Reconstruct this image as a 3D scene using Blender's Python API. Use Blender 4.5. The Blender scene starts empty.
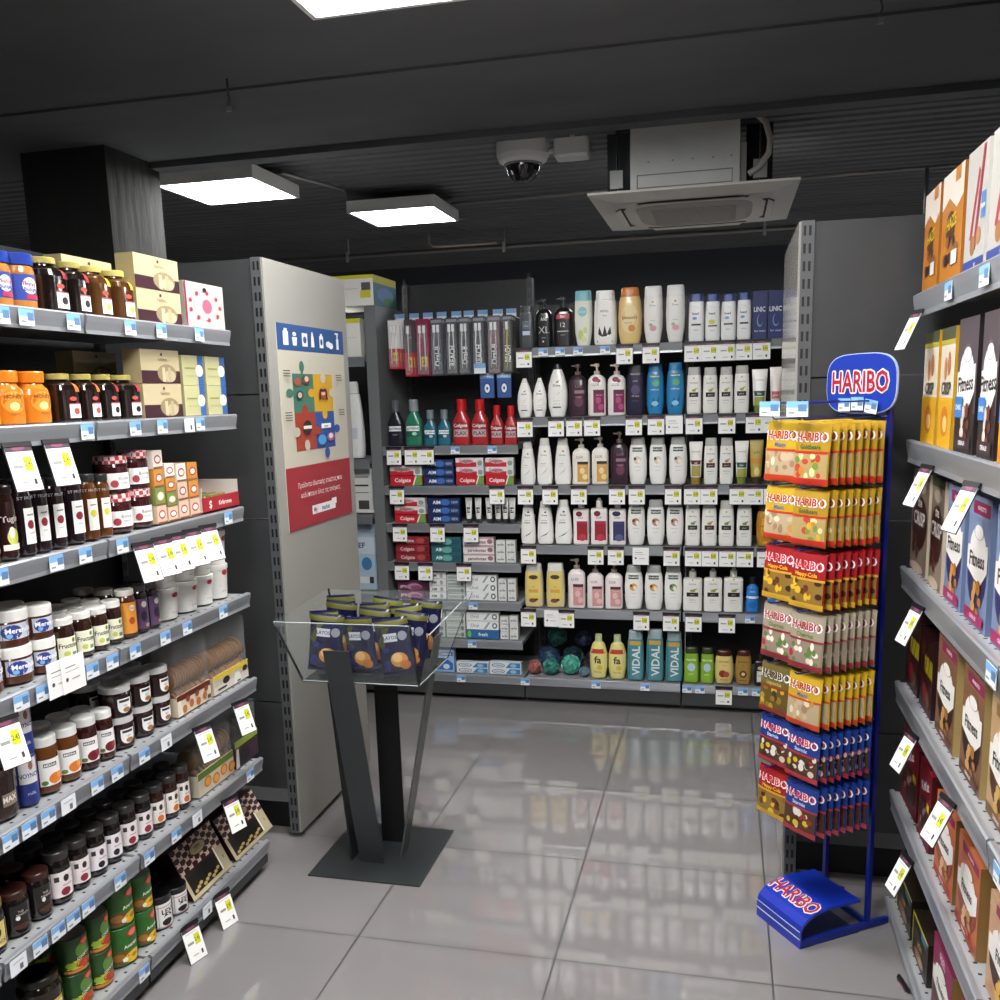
import bpy, math, random
from mathutils import Vector, Matrix
S = bpy.context.scene
C = S.collection
R_ = random.Random(7)

# ------------------------------------------------------------------ camera
CAM = Vector((0, 0, 1.6))
RX = Vector((0.972221, 0.232441, -0.027531))      # world direction of image right
RY = Vector((0.014113, -0.175622, -0.984357))     # world direction of image down
RZ = Vector((-0.23364, 0.956623, -0.174024))      # viewing direction
FOC, PCX, PCY = 926.0, 500.0, 558.0
cd = bpy.data.cameras.new('camera')
cam = bpy.data.objects.new('camera', cd)
C.objects.link(cam)
cd.sensor_width = 36
cd.lens = 36 * FOC / 1000
cd.shift_y = 0.058
cd.clip_start = 0.02
m = Matrix((RX, -RY, -RZ)).transposed().to_4x4()
m.translation = CAM
cam.matrix_world = m
S.camera = cam

# ------------------------------------------------------------------ world + exposure
w = bpy.data.worlds.new('world')
S.world = w
w.use_nodes = True
w.node_tree.nodes['Background'].inputs[0].default_value = (0.5, 0.55, 0.65, 1)
w.node_tree.nodes['Background'].inputs[1].default_value = 0.02
S.view_settings.view_transform = 'Standard'
S.view_settings.look = 'None'
S.view_settings.gamma = 1
S.view_settings.exposure = 0.0
S.view_settings.use_curve_mapping = False
LIGHT_POWER = 50.0       # radiance of the ceiling panels

# ------------------------------------------------------------------ materials
def lin(h):
    out = []
    for i in (0, 2, 4):
        c = int(h[i:i + 2], 16) / 255
        out.append(c / 12.92 if c <= 0.04045 else ((c + 0.055) / 1.055) ** 2.4)
    return out + [1]
MATS = {}
def mat(hexc, rough=0.45, metal=0.0, **k):
    key = (hexc, rough, metal, tuple(sorted(k.items())))
    if key in MATS:
        return MATS[key]
    mm = bpy.data.materials.new('paint_' + hexc)
    mm.use_nodes = True
    p = mm.node_tree.nodes['Principled BSDF']
    p.inputs['Base Color'].default_value = lin(hexc)
    p.inputs['Roughness'].default_value = rough
    p.inputs['Metallic'].default_value = metal
    if 'coat' in k:
        p.inputs['Coat Weight'].default_value = k['coat']
        p.inputs['Coat Roughness'].default_value = 0.06
    if 'trans' in k:
        p.inputs['Transmission Weight'].default_value = k['trans']
        p.inputs['IOR'].default_value = k.get('ior', 1.45)
    if 'alpha' in k:
        p.inputs['Alpha'].default_value = k['alpha']
    if 'emit' in k:
        p.inputs['Emission Color'].default_value = (1, 0.995, 0.985, 1)
        p.inputs['Emission Strength'].default_value = k['emit']
    MATS[key] = mm
    return mm
def noisy(name, c1, c2, scale, rough, bump=0.0, metal=0.0, stretch=None):
    mm = bpy.data.materials.new(name)
    mm.use_nodes = True
    nt = mm.node_tree
    p = nt.nodes['Principled BSDF']
    tc = nt.nodes.new('ShaderNodeTexCoord')
    mp = nt.nodes.new('ShaderNodeMapping')
    if stretch:
        mp.inputs['Scale'].default_value = stretch
    n = nt.nodes.new('ShaderNodeTexNoise')
    n.inputs['Scale'].default_value = scale
    n.inputs['Detail'].default_value = 6
    r = nt.nodes.new('ShaderNodeMix')
    r.data_type = 'RGBA'
    r.inputs[6].default_value = lin(c1)
    r.inputs[7].default_value = lin(c2)
    nt.links.new(tc.outputs['Object'], mp.inputs[0])
    nt.links.new(mp.outputs[0], n.inputs['Vector'])
    nt.links.new(n.outputs['Fac'], r.inputs[0])
    nt.links.new(r.outputs[2], p.inputs['Base Color'])
    p.inputs['Roughness'].default_value = rough
    p.inputs['Metallic'].default_value = metal
    if bump:
        b = nt.nodes.new('ShaderNodeBump')
        b.inputs['Strength'].default_value = bump
        b.inputs['Distance'].default_value = 0.02
        nt.links.new(n.outputs['Fac'], b.inputs['Height'])
        nt.links.new(b.outputs[0], p.inputs['Normal'])
    return mm
def tiles(name, x0, y0, sx, sy, col1, col2, grout, rough):
    mm = bpy.data.materials.new(name)
    mm.use_nodes = True
    nt = mm.node_tree
    L = nt.links.new
    p = nt.nodes['Principled BSDF']
    g = nt.nodes.new('ShaderNodeNewGeometry')
    sp = nt.nodes.new('ShaderNodeSeparateXYZ')
    L(g.outputs['Position'], sp.inputs[0])
    def M(op, a, b=None):
        n = nt.nodes.new('ShaderNodeMath')
        n.operation = op
        for i, v in enumerate((a, b)):
            if v is None: continue
            if isinstance(v, (int, float)): n.inputs[i].default_value = v
            else: L(v, n.inputs[i])
        return n.outputs[0]
    lines, cells = [], []
    for o, a, s in ((sp.outputs[0], x0, sx), (sp.outputs[1], y0, sy)):
        t = M('DIVIDE', M('SUBTRACT', o, a), s)
        fr = M('SUBTRACT', t, M('FLOOR', t))
        cells.append(M('FLOOR', t))
        lines.append(M('LESS_THAN', M('MINIMUM', fr, M('SUBTRACT', 1.0, fr)), 0.0026 / s))
    gl = M('MAXIMUM', lines[0], lines[1])
    n = nt.nodes.new('ShaderNodeTexNoise')
    n.inputs['Scale'].default_value = 3
    n.inputs['Detail'].default_value = 8
    L(g.outputs['Position'], n.inputs['Vector'])
    cm = nt.nodes.new('ShaderNodeCombineXYZ')
    L(cells[0], cm.inputs[0]); L(cells[1], cm.inputs[1])
    wn = nt.nodes.new('ShaderNodeTexWhiteNoise')
    L(cm.outputs[0], wn.inputs['Vector'])
    f = M('ADD', M('MULTIPLY', n.outputs['Fac'], 0.6), M('MULTIPLY', wn.outputs['Value'], 0.4))
    r = nt.nodes.new('ShaderNodeMix'); r.data_type = 'RGBA'
    r.inputs[6].default_value = lin(col1); r.inputs[7].default_value = lin(col2)
    L(f, r.inputs[0])
    r2 = nt.nodes.new('ShaderNodeMix'); r2.data_type = 'RGBA'
    r2.inputs[7].default_value = lin(grout)
    L(gl, r2.inputs[0]); L(r.outputs[2], r2.inputs[6])
    L(r2.outputs[2], p.inputs['Base Color'])
    # each tile is tilted a hair, so reflections break at the joints
    nrm = nt.nodes.new('ShaderNodeVectorMath'); nrm.operation = 'MULTIPLY_ADD'
    L(wn.outputs['Color'], nrm.inputs[0])
    nrm.inputs[1].default_value = (0.003, 0.003, 0)
    nrm.inputs[2].default_value = (-0.0015, -0.0015, 1)
    n2 = nt.nodes.new('ShaderNodeVectorMath'); n2.operation = 'NORMALIZE'
    L(nrm.outputs[0], n2.inputs[0])
    bp = nt.nodes.new('ShaderNodeBump')
    bp.inputs['Strength'].default_value = 0.0015
    bp.inputs['Distance'].default_value = 0.01
    L(n.outputs['Fac'], bp.inputs['Height'])
    L(n2.outputs[0], bp.inputs['Normal'])
    L(bp.outputs[0], p.inputs['Normal'])
    L(M('ADD', M('MULTIPLY', gl, 0.5), rough), p.inputs['Roughness'])
    p.inputs['IOR'].default_value = 2.0
    return mm

M_SLAB = noisy('dark_plaster', '565759', '6e7073', 1.6, 0.8, 0.35, stretch=(1, 2.5, 1))
M_COL = noisy('column_plaster', '242423', '343432', 3.0, 0.85, 0.6, stretch=(3, 3, 0.6))
M_WALL = noisy('dark_wall', '4a4d52', '55585d', 1.0, 0.85)
M_FLOOR = tiles('polished_tiles', 0.149, 2.376, 0.601, 0.586, '7c7979', '8a8685', '2c2b2b', 0.03)
M_RAIL = mat('9fa2a7', 0.35, 0.5)
M_DECK = noisy('shelf_steel', '9b9da0', 'a9abad', 30, 0.45, metal=0.2)
M_UNIT = noisy('grey_steel', '3a3b3c', '434446', 12, 0.45, metal=0.2)
M_SIDE = noisy('pale_grey_steel', '77797b', '808284', 12, 0.45, metal=0.2)
M_BACK = noisy('dark_steel', '1d1e20', '27282a', 20, 0.5, metal=0.2)
M_PANEL = noisy('grey_laminate', '8d8b85', '97958f', 2, 0.38)
M_BLACK = mat('0b0b0c', 0.5)
M_WHITE = mat('f2f2f0', 0.5)
M_GALV = noisy('galvanised', 'c8cac8', 'e4e6e4', 9, 0.4, metal=0.15)
M_CREAMP = mat('eae7df', 0.4)
M_PIPE = mat('8f8b84', 0.4, 0.4)
M_ACRYL = mat('aab4b4', 0.03, 0, trans=0.0, alpha=0.06)
M_GUN = noisy('gunmetal', '34383a', '3c4042', 8, 0.42, metal=0.3)
M_HBLUE = mat('1230a8', 0.3, 0, coat=0.4)
M_FILM = mat('f3f5f5', 0.06, 0, alpha=0.10)

# ------------------------------------------------------------------ mesh builder
TEXTS = {}
def text_mesh(s, bold):
    k = (s, bold)
    if k not in TEXTS:
        c = bpy.data.curves.new('lettering', 'FONT')
        c.body = s
        c.resolution_u = 2
        if bold: c.offset = 0.022
        o = bpy.data.objects.new('lettering', c)
        me = bpy.data.meshes.new_from_object(o)
        vs = [(v.co.x, v.co.y) for v in me.vertices]
        fs = [tuple(p.vertices) for p in me.polygons]
        # winding towards +z of the text plane
        out = []
        for f in fs:
            a = 0
            for i in range(len(f)):
                x1, y1 = vs[f[i]]; x2, y2 = vs[f[(i + 1) % len(f)]]
                a += x1 * y2 - x2 * y1
            out.append(f if a > 0 else tuple(reversed(f)))
        x0 = min(v[0] for v in vs); x1 = max(v[0] for v in vs)
        TEXTS[k] = ([(x - (x0 + x1) / 2, y - 0.35) for x, y in vs], out, x1 - x0)
        bpy.data.objects.remove(o); bpy.data.curves.remove(c); bpy.data.meshes.remove(me)
    return TEXTS[k]

class MB:
    def __init__(s):
        s.v, s.f, s.mi, s.sm, s.mats = [], [], [], [], []
    def midx(s, mt):
        if isinstance(mt, str): mt = mat(mt)
        if mt not in s.mats: s.mats.append(mt)
        return s.mats.index(mt)
    def add(s, vs, fs, mt, smooth=False):
        b = len(s.v); i = s.midx(mt)
        s.v += [tuple(v) for v in vs]
        for f in fs:
            s.f.append(tuple(b + k for k in f)); s.mi.append(i); s.sm.append(smooth)
    def box(s, x0, x1, y0, y1, z0, z1, mt, top=None):
        v = [(x0, y0, z0), (x1, y0, z0), (x1, y1, z0), (x0, y1, z0), (x0, y0, z1), (x1, y0, z1), (x1, y1, z1), (x0, y1, z1)]
        s.add(v, [(0, 3, 2, 1), (0, 1, 5, 4), (1, 2, 6, 5), (2, 3, 7, 6), (3, 0, 4, 7)], mt)
        s.add(v, [(4, 5, 6, 7)], top or mt)
    def bar(s, p, q, wx, wy, mt, ref=(0, 0, 1)):
        """box-section bar from p to q"""
        p, q = Vector(p), Vector(q)
        d = (q - p).normalized()
        a = d.cross(Vector(ref))
        if a.length < 1e-4: a = d.cross(Vector((1, 0, 0)))
        a.normalize(); b = a.cross(d).normalized()
        vs = []
        for o in (p, q):
            for i, j in ((-1, -1), (1, -1), (1, 1), (-1, 1)):
                vs.append(o + a * i * wx / 2 + b * j * wy / 2)
        s.add(vs, [(0, 1, 2, 3), (7, 6, 5, 4), (0, 4, 5, 1), (1, 5, 6, 2), (2, 6, 7, 3), (3, 7, 4, 0)], mt)
    def tube(s, pts, r, mt, n=10):
        pts = [Vector(p) for p in pts]
        rings = []
        up = Vector((0.13, 0.31, 0.94))
        for i, p in enumerate(pts):
            d = (pts[min(i + 1, len(pts) - 1)] - pts[max(i - 1, 0)]).normalized()
            a = d.cross(up)
            if a.length < 0.05: a = d.cross(Vector((1, 0, 0)))
            a.normalize(); b = d.cross(a)
            rings.append([p + (a * math.cos(t) + b * math.sin(t)) * r for t in [2 * math.pi * k / n for k in range(n)]])
        vs = [v for rg in rings for v in rg]
        fs = []
        for i in range(len(pts) - 1):
            for k in range(n):
                k2 = (k + 1) % n
                fs.append((i * n + k, i * n + k2, (i + 1) * n + k2, (i + 1) * n + k))
        fs.append(tuple(range(n - 1, -1, -1))); fs.append(tuple((len(pts) - 1) * n + k for k in range(n)))
        s.add(vs, fs, mt, True)
    def loft(s, secs, mts, n=24, cap=(True, True), smooth=True, ox=0, oy=0, oz=0):
        """secs: (z, a, b, e); mts: one material or one per band"""
        vs = []
        for sc in secs:
            z, a, b, e = sc[:4]
            cx = sc[4] if len(sc) > 4 else 0; cy = sc[5] if len(sc) > 5 else 0
            for k in range(n):
                t = 2 * math.pi * (k + 0.5) / n
                c, q = math.cos(t), math.sin(t)
                vs.append((ox + cx + a * math.copysign(abs(c) ** (2 / e), c), oy + cy + b * math.copysign(abs(q) ** (2 / e), q), oz + z))
        for i in range(len(secs) - 1):
            mt = mts[i] if isinstance(mts, list) else mts
            vv = vs[i * n:(i + 2) * n]
            s.add(vv, [(k, (k + 1) % n, n + (k + 1) % n, n + k) for k in range(n)], mt, smooth)
        m0 = mts[0] if isinstance(mts, list) else mts
        m1 = mts[-1] if isinstance(mts, list) else mts
        if cap[0]: s.add(vs[:n], [tuple(range(n - 1, -1, -1))], m0)
        if cap[1]: s.add(vs[-n:], [tuple(range(n))], m1)
    def ball(s, c, r, mt, n=12, sq=(1, 1, 1)):
        vs, fs = [], []
        for i in range(1, n // 2):
            ph = math.pi * i / (n // 2)
            for k in range(n):
                t = 2 * math.pi * k / n
                vs.append((c[0] + r * sq[0] * math.sin(ph) * math.cos(t), c[1] + r * sq[1] * math.sin(ph) * math.sin(t), c[2] + r * sq[2] * math.cos(ph)))
        h = n // 2 - 1
        for i in range(h - 1):
            for k in range(n):
                k2 = (k + 1) % n
                fs.append((i * n + k, (i + 1) * n + k, (i + 1) * n + k2, i * n + k2))
        vs += [(c[0], c[1], c[2] + r * sq[2]), (c[0], c[1], c[2] - r * sq[2])]
        for k in range(n):
            k2 = (k + 1) % n
            fs.append((h * n, k, k2)); fs.append((h * n + 1, (h - 1) * n + k2, (h - 1) * n + k))
        s.add(vs, fs, mt, True)
    def extr(s, prof, x0, x1, mt, caps=True, smooth=False):
        """profile of (y, z) points extruded along x, wound so the outside faces out (profile clockwise seen from +x)"""
        n = len(prof)
        vs = [(x0, y, z) for y, z in prof] + [(x1, y, z) for y, z in prof]
        fs = [(k, (k + 1) % n, n + (k + 1) % n, n + k) for k in range(n)]
        s.add(vs, fs, mt, smooth)
        if caps: s.add(vs, [tuple(range(n - 1, -1, -1)), tuple(range(n, 2 * n))], mt)
    # flat artwork laid on a front surface ------------------------------
    def art(s, items, w, h, surf, ox=0, oz=0, step=.00018):
        for k, it in enumerate(items):
            e = 0.0005 + step * k
            def P(x, z): return (ox + x, surf(x, z) - e, oz + z)
            t = it[0]
            if t == 'r':
                _, a, b, c, d, col = it
                nx, nz = 8, 4
                xs = [(a + (b - a) * i / nx) * w / 2 for i in range(nx + 1)]
                zs = [(c + (d - c) * i / nz) * h for i in range(nz + 1)]
                vs = [P(x, z) for z in zs for x in xs]
                s.add(vs, [(j * (nx + 1) + i, j * (nx + 1) + i + 1, (j + 1) * (nx + 1) + i + 1, (j + 1) * (nx + 1) + i) for j in range(nz) for i in range(nx)], col, True)
            elif t == 'e':
                _, cx, cz, rx, rz, col = it
                n = 14
                vs = [P(cx * w / 2, cz * h)]
                for q in (0.5, 1):
                    vs += [P(cx * w / 2 + q * rx * w / 2 * math.cos(2 * math.pi * i / n), cz * h + q * rz * h * math.sin(2 * math.pi * i / n)) for i in range(n)]
                fs = [(0, 1 + i, 1 + (i + 1) % n) for i in range(n)] + [(1 + i, 1 + n + i, 1 + n + (i + 1) % n, 1 + (i + 1) % n) for i in range(n)]
                s.add(vs, fs, col, True)
            elif t == 'p':
                _, pts, col = it
                vs = [P(x * w / 2, z * h) for x, z in pts]
                a = sum(pts[i][0] * pts[(i + 1) % len(pts)][1] - pts[(i + 1) % len(pts)][0] * pts[i][1] for i in range(len(pts)))
                f = tuple(range(len(pts)))
                s.add(vs, [f if a > 0 else tuple(reversed(f))], col)
            elif t == 't':
                _, txt, cx, cz, hh, col = it[:6]
                bold = len(it) > 6 and it[6]
                rot = it[7] if len(it) > 7 else 0
                vs, fs, tw = text_mesh(txt, bold)
                sc = hh * h / 0.7
                mw = 1.9 * w / 2 if len(it) < 9 else it[8] * w
                sx = min(sc, mw / tw)
                cr, sr = math.cos(rot), math.sin(rot)
                s.add([P(cx * w / 2 + x * sx * cr - y * sc * sr, cz * h + x * sx * sr + y * sc * cr) for x, y in vs], fs, col)
    def mesh(s, name):
        me = bpy.data.meshes.new(name)
        me.from_pydata(s.v, [], s.f)
        for mt in s.mats: me.materials.append(mt)
        me.polygons.foreach_set('material_index', s.mi)
        me.polygons.foreach_set('use_smooth', s.sm)
        me.update()
        return me

def flat(y=0.0):
    return lambda x, z: y
def round_front(secs):
    """front (-y) surface of a lofted body"""
    def f(x, z):
        for i in range(len(secs) - 1):
            z0, z1 = secs[i][0], secs[i + 1][0]
            if z <= z1 or i == len(secs) - 2:
                t = 0 if z1 == z0 else min(1, max(0, (z - z0) / (z1 - z0)))
                a = secs[i][1] * (1 - t) + secs[i + 1][1] * t
                b = secs[i][2] * (1 - t) + secs[i + 1][2] * t
                e = secs[i][3] * (1 - t) + secs[i + 1][3] * t
                q = min(0.999, abs(x) / max(a, 1e-5))
                return -b * (1 - q ** e) ** (1 / e)
        return 0
    return f

# ------------------------------------------------------------------ scene helpers
def link(name, me, parent=None, loc=(0, 0, 0), rz=0):
    o = bpy.data.objects.new(name, me)
    C.objects.link(o)
    o.location = loc
    o.rotation_euler = (0, 0, rz)
    if parent: o.parent = parent
    return o
def root(name, loc, rz=0, label=None, cat=None, group=None, rx=0, ry=0):
    o = bpy.data.objects.new(name, None)
    o.empty_display_size = 0.02
    C.objects.link(o)
    o.location = loc
    o.rotation_euler = (rx, ry, rz)
    if label: o['label'] = label
    if cat: o['category'] = cat
    if group: o['group'] = group
    return o
def struct(name, me, loc=(0, 0, 0), rz=0):
    o = link(name, me, None, loc, rz)
    o['kind'] = 'structure'
    return o
REG = []
def reg(o, desc, where, order, cat, group=None, side='left'):
    o['category'] = cat
    REG.append((o, desc, where, order, group, side))
PROTO = {}
def spawn(proto, loc, rz=0, rx=0, ry=0):
    """first use links the thing itself; later uses copy the thing and each of its parts"""
    name, parts, src = PROTO[proto]
    if src is None:
        r = root(name, loc, rz, rx=rx, ry=ry)
        for pn, me, subs, off in parts:
            p = link(pn, me, r, off)
            for sn, sm_ in subs: link(sn, sm_, p)
        PROTO[proto][2] = r
        return r
    r = src.copy()
    C.objects.link(r)
    for k in ('label', 'category', 'group'):
        if k in r: del r[k]
    r.location = loc; r.rotation_euler = (rx, ry, rz)
    for ch in list(src.children):
        c = ch.copy(); C.objects.link(c); c.parent = r
        for g in ch.children:
            d = g.copy(); C.objects.link(d); d.parent = c
    return r
def proto(key, name, parts):
    PROTO[key] = [name, [(p[0], p[1], p[2] if len(p) > 2 else [], p[3] if len(p) > 3 else (0, 0, 0)) for p in parts], None]

def solve(P, axis, px, which):
    """coordinate along one world axis at which a point with the other two fixed meets an image column / row"""
    P0 = Vector(P); P0[axis] = 0
    d = P0 - CAM
    e = Vector((0, 0, 0)); e[axis] = 1
    c2, e2 = d.dot(RZ), e.dot(RZ)
    if which == 'u': c0, e0, k = d.dot(RX), e.dot(RX), px - PCX
    else: c0, e0, k = d.dot(RY), e.dot(RY), px - PCY
    return (k * c2 - FOC * c0) / (FOC * e0 - k * e2)
HALF = math.pi / 2

# ================================================================== STRUCTURE
CEIL, BEAM, RIB = 2.81, 2.80, 2.90
b = MB(); b.box(-6, 4, -4, 9.4, -0.1, 0, M_FLOOR); struct('floor', b.mesh('floor'))
b = MB(); b.box(-6, 4, -4, 3.55, CEIL, 3.1, M_SLAB)
struct('ceiling', b.mesh('ceiling'))
b = MB(); b.box(-6, 4, 3.55, 4.5, BEAM, 3.1, M_SLAB); struct('trim_1', b.mesh('beam'))
b = MB(); b.box(-2.83, 4, 4.40, 4.499, 2.768, BEAM - .001, M_SLAB); struct('trim_3', b.mesh('beam_lip'))
# ribbed soffit behind the beam: shallow trapezoid ribs running along x
b = MB()
y, k = 4.5, 0
prof = []
while y < 9.3:
    prof += [(y, RIB), (y + 0.05, RIB), (y + 0.06, RIB - 0.011), (y + 0.10, RIB - 0.011), (y + 0.11, RIB)]
    y += 0.11
vs, fs = [], []
for (yy, zz) in prof: vs += [(-6, yy, zz), (4, yy, zz)]
for i in range(len(prof) - 1): fs.append((2 * i, 2 * i + 1, 2 * i + 3, 2 * i + 2))
b.add(vs, fs, M_SLAB)
b.box(-6, 4, 4.5, 9.4, RIB + 0.01, 3.1, M_SLAB)
struct('trim_2', b.mesh('ribbed_ceiling'))
b = MB(); b.box(-6, 4, 9.3, 9.4, 0, 3.1, M_WALL); struct('wall_back', b.mesh('wall_back'))
b = MB(); b.box(-6.1, -6, -4, 9.4, 0, 3.1, M_WALL); struct('wall_left', b.mesh('wall_left'))
b = MB(); b.box(4, 4.1, -4, 9.4, 0, 3.1, M_WALL); struct('wall_right', b.mesh('wall_right'))
b = MB(); b.box(-6, 4, -4.1, -4, 0, 3.1, M_WALL); struct('wall_front', b.mesh('wall_front'))
b = MB(); b.box(-3.3, -2.84, 4.05, 4.49, 0, BEAM, M_COL); struct('column_left', b.mesh('column'))

# ---------------- ceiling lights
def ceiling_light(cx, cy, zb, w_, d_, top, label, tilt=0):
    r = root('ceiling_light', (cx, cy, zb), 0, label, 'ceiling light', 'square ceiling light panels')
    b = MB()
    t = 0.018
    for (x0, x1, y0, y1) in ((-w_/2, w_/2, -d_/2, -d_/2 + t), (-w_/2, w_/2, d_/2 - t, d_/2), (-w_/2, -w_/2 + t, -d_/2 + t, d_/2 - t), (w_/2 - t, w_/2, -d_/2 + t, d_/2 - t)):
        b.box(x0, x1, y0, y1, 0, 0.065, M_WHITE)
    b.box(-w_/2, w_/2, -d_/2, d_/2, 0.065, 0.07, M_WHITE)
    link('frame', b.mesh('light_frame'), r)
    b = MB()
    b.box(-w_/2 + t, w_/2 - t, -d_/2 + t, d_/2 - t, 0.008, 0.012, mat('ffffff', 0.5, emit=LIGHT_POWER))
    link('diffuser', b.mesh('light_diffuser'), r)
    if top - zb > 0.08:
        b = MB()
        for sx in (-1, 1): b.tube([(sx * w_ * .3, 0, 0.07), (sx * w_ * .3, 0, top - zb)], 0.004, M_PIPE, 6)
        link('hanger', b.mesh('light_hanger'), r)
ceiling_light(-0.955, 2.60, 2.755, .60, .60, CEIL, 'large bright square ceiling light nearest the camera, cut by the top edge')
ceiling_light(-2.70, 4.945, 2.75, .58, .56, RIB, 'bright square ceiling light left of the other, above the grey end cabinet')
ceiling_light(-2.04, 6.0, 2.75, .58, .54, RIB, 'smaller farther square ceiling light left of the dome camera')
for x, y, lb in ((-0.7, 0.3, 'square ceiling light over the aisle at the camera'), (-0.5, -1.8, 'square ceiling light over the aisle behind the camera'),
                 (-0.25, 1.55, 'unseen square light added over the aisle to brighten the back shelves'), (-0.16, 6.0, 'hidden square light added behind the air conditioner to brighten the back wall'), (3.1, 6.3, 'unseen square light added beyond the right cabinet to brighten the back wall'), (3.1, 8.2, 'farthest unseen square light added beyond the right cabinet to brighten the back wall')):  # four unseen panels added to brighten the back shelves, wall and ribbed ceiling
    ceiling_light(x, y, 2.75, .60, .60, CEIL if y < 4.5 else RIB, lb)

# ---------------- dome camera + junction box
r = root('dome_camera', (-0.985, 4.74, 2.622), 0, 'white dome security camera hanging under the dark ceiling beside a junction box', 'security camera')
b = MB(); b.loft([(0.275, .1, .1, 2), (0.204, .1, .1, 2)][::-1], M_WHITE); link('mount', b.mesh('camera_mount'), r)
b = MB(); b.loft([(0.092, .096, .096, 2), (0.105, .118, .118, 2), (.13, .13, .13, 2), (.19, .13, .13, 2), (.203, .12, .12, 2)], M_WHITE, 32); link('housing', b.mesh('camera_housing'), r)
b = MB()
secs = [(0.0 + 0.095 * (1 - math.cos(a)), .088 * math.sin(a), .088 * math.sin(a), 2) for a in [HALF * i / 7 for i in range(1, 8)]]
b.loft(secs, mat('1a1a1c', 0.08, 0, coat=1.0), 28); link('dome_window', b.mesh('camera_dome'), r)
b = MB()
b.loft([(0.082, .096, .096, 2), (0.091, .096, .096, 2)], mat('c9c9c9', .2, .5), 28); link('trim_ring', b.mesh('camera_ring'), r)
r = root('junction_box', (-0.735, 4.72, 2.715), 0, 'small white electrical junction box between dome camera and air conditioner', 'junction box')
b = MB(); b.loft([(0, .078, .05, 8), (.012, .085, .06, 8), (.085, .085, .06, 8)], M_WHITE, 28); link('box', b.mesh('junction_body'), r)
b = MB(); b.tube([(0, 0, .085), (0, 0, .183)], .012, M_WHITE); link('conduit', b.mesh('junction_conduit'), r)
b = MB(); b.tube([(-.085, 0, .045), (-.12, 0, .045)], .014, M_WHITE); b.box(.085, .092, -.03, .03, .02, .07, mat('b5b5b5')); link('gland', b.mesh('junction_gland'), r)

# ---------------- air conditioner cassette
r = root('air_conditioner', (-0.16, 4.97, 2.468), 0, 'ceiling cassette air conditioner with exposed metal casing and off white panel', 'air conditioner')
b = MB()
MC = M_CREAMP
W2, D2 = .47, .50
b.add([(-W2, -D2, .032), (W2, -D2, .032), (W2, D2, .032), (-W2, D2, .032), (-W2, -D2, .022), (W2, -D2, .022), (W2, D2, .022), (-W2, D2, .022),
       (-.36, -.39, 0), (.36, -.39, 0), (.36, .39, 0), (-.36, .39, 0)],
      [(0, 1, 2, 3), (4, 5, 1, 0), (5, 6, 2, 1), (6, 7, 3, 2), (7, 4, 0, 3), (4, 8, 9, 5), (5, 9, 10, 6), (6, 10, 11, 7), (7, 11, 8, 4), (8, 11, 10, 9)], MC)
link('panel', b.mesh('ac_panel'), r)
b = MB()
b.loft([(-.012, .25, .25, 5), (-.004, .275, .275, 5), (0.004, .28, .28, 5)], mat('bdbab2', .5), 28)
for i in range(14): b.box(-.2, .2, -.2 + i * .03, -.196 + i * .03, -.0135, -.012, mat('8d8a84'))
link('intake_grille', b.mesh('ac_grille'), r)
for a in range(4):
    b = MB()
    pts = [(-.26, -.345), (-.2, -.375), (.2, -.375), (.26, -.345)]
    pts2 = [(-.25, -.315), (-.19, -.335), (.19, -.335), (.25, -.315)]
    ca, sa = math.cos(a * HALF), math.sin(a * HALF)
    vs = [(x * ca - y * sa, x * sa + y * ca, -.002) for x, y in pts + pts2[::-1]]
    b.add(vs, [(0, 1, 6, 7), (1, 2, 5, 6), (2, 3, 4, 5)], mat('2c2a28', .6))
    vs = [(x * ca - y * sa, x * sa + y * ca, z) for x, y, z in ((-.24, -.345, -.004), (.24, -.345, -.004), (.22, -.372, -.012), (-.22, -.372, -.012))]
    b.add(vs, [(0, 1, 2, 3)], MC)
    link('louvre', b.mesh('ac_louvre'), r)
b = MB()
b.box(-.28, .21, -.42, .42, .034, .375, M_GALV)
link('casing', b.mesh('ac_casing'), r)
b = MB()
g = mat('8b8f8c', .5)
def rim(x0, x1, z0, z1, t=.004):
    b.box(x0, x1, -.424, -.42, z0, z0 + t, g); b.box(x0, x1, -.424, -.42, z1 - t, z1, g)
    b.box(x0, x0 + t, -.424, -.42, z0, z1, g); b.box(x1 - t, x1, -.424, -.42, z0, z1, g)
rim(-.25, .18, .05, .11)
for x in (-.2, -.09, 0, .09, .17): b.box(x, x + .006, -.425, -.42, .16, .166, g)
link('access_plate', b.mesh('ac_plate'), r)
for sx in (-1, 1):
    b = MB()
    x = -.345 if sx < 0 else .30
    b.box(x - .003, x + .003, -.41, -.35, .034, .375, M_GUN)
    b.box(x - .03, x + .03, -.415, -.40, .06, .14, mat('8e908e', .4, .5))
    b.tube([(x, -.38, .14), (x, -.38, .385)], .004, M_PIPE, 6)
    link('hanging_bracket', b.mesh('ac_bracket'), r)
b = MB(); b.box(-.40, -.281, -.3, .3, .04, .33, mat('3b3f42', .6)); link('side_box', b.mesh('ac_side'), r)
b = MB(); b.box(.212, .24, -.40, -.3, .05, .22, mat('9a9a95', .6)); b.box(.242, .36, -.25, .3, .04, .33, mat('1c1d1e', .7)); link('drain_box', b.mesh('ac_drain'), r)
b = MB(); b.tube([(.25, -.41, .08), (.29, -.42, .10), (.335, -.42, .16), (.34, -.42, .22), (.32, -.42, .29), (.27, -.41, .34), (.25, -.4, .36)], .014, mat('bdb9b0', .6)); link('drain_hose', b.mesh('ac_hose'), r)

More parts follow.
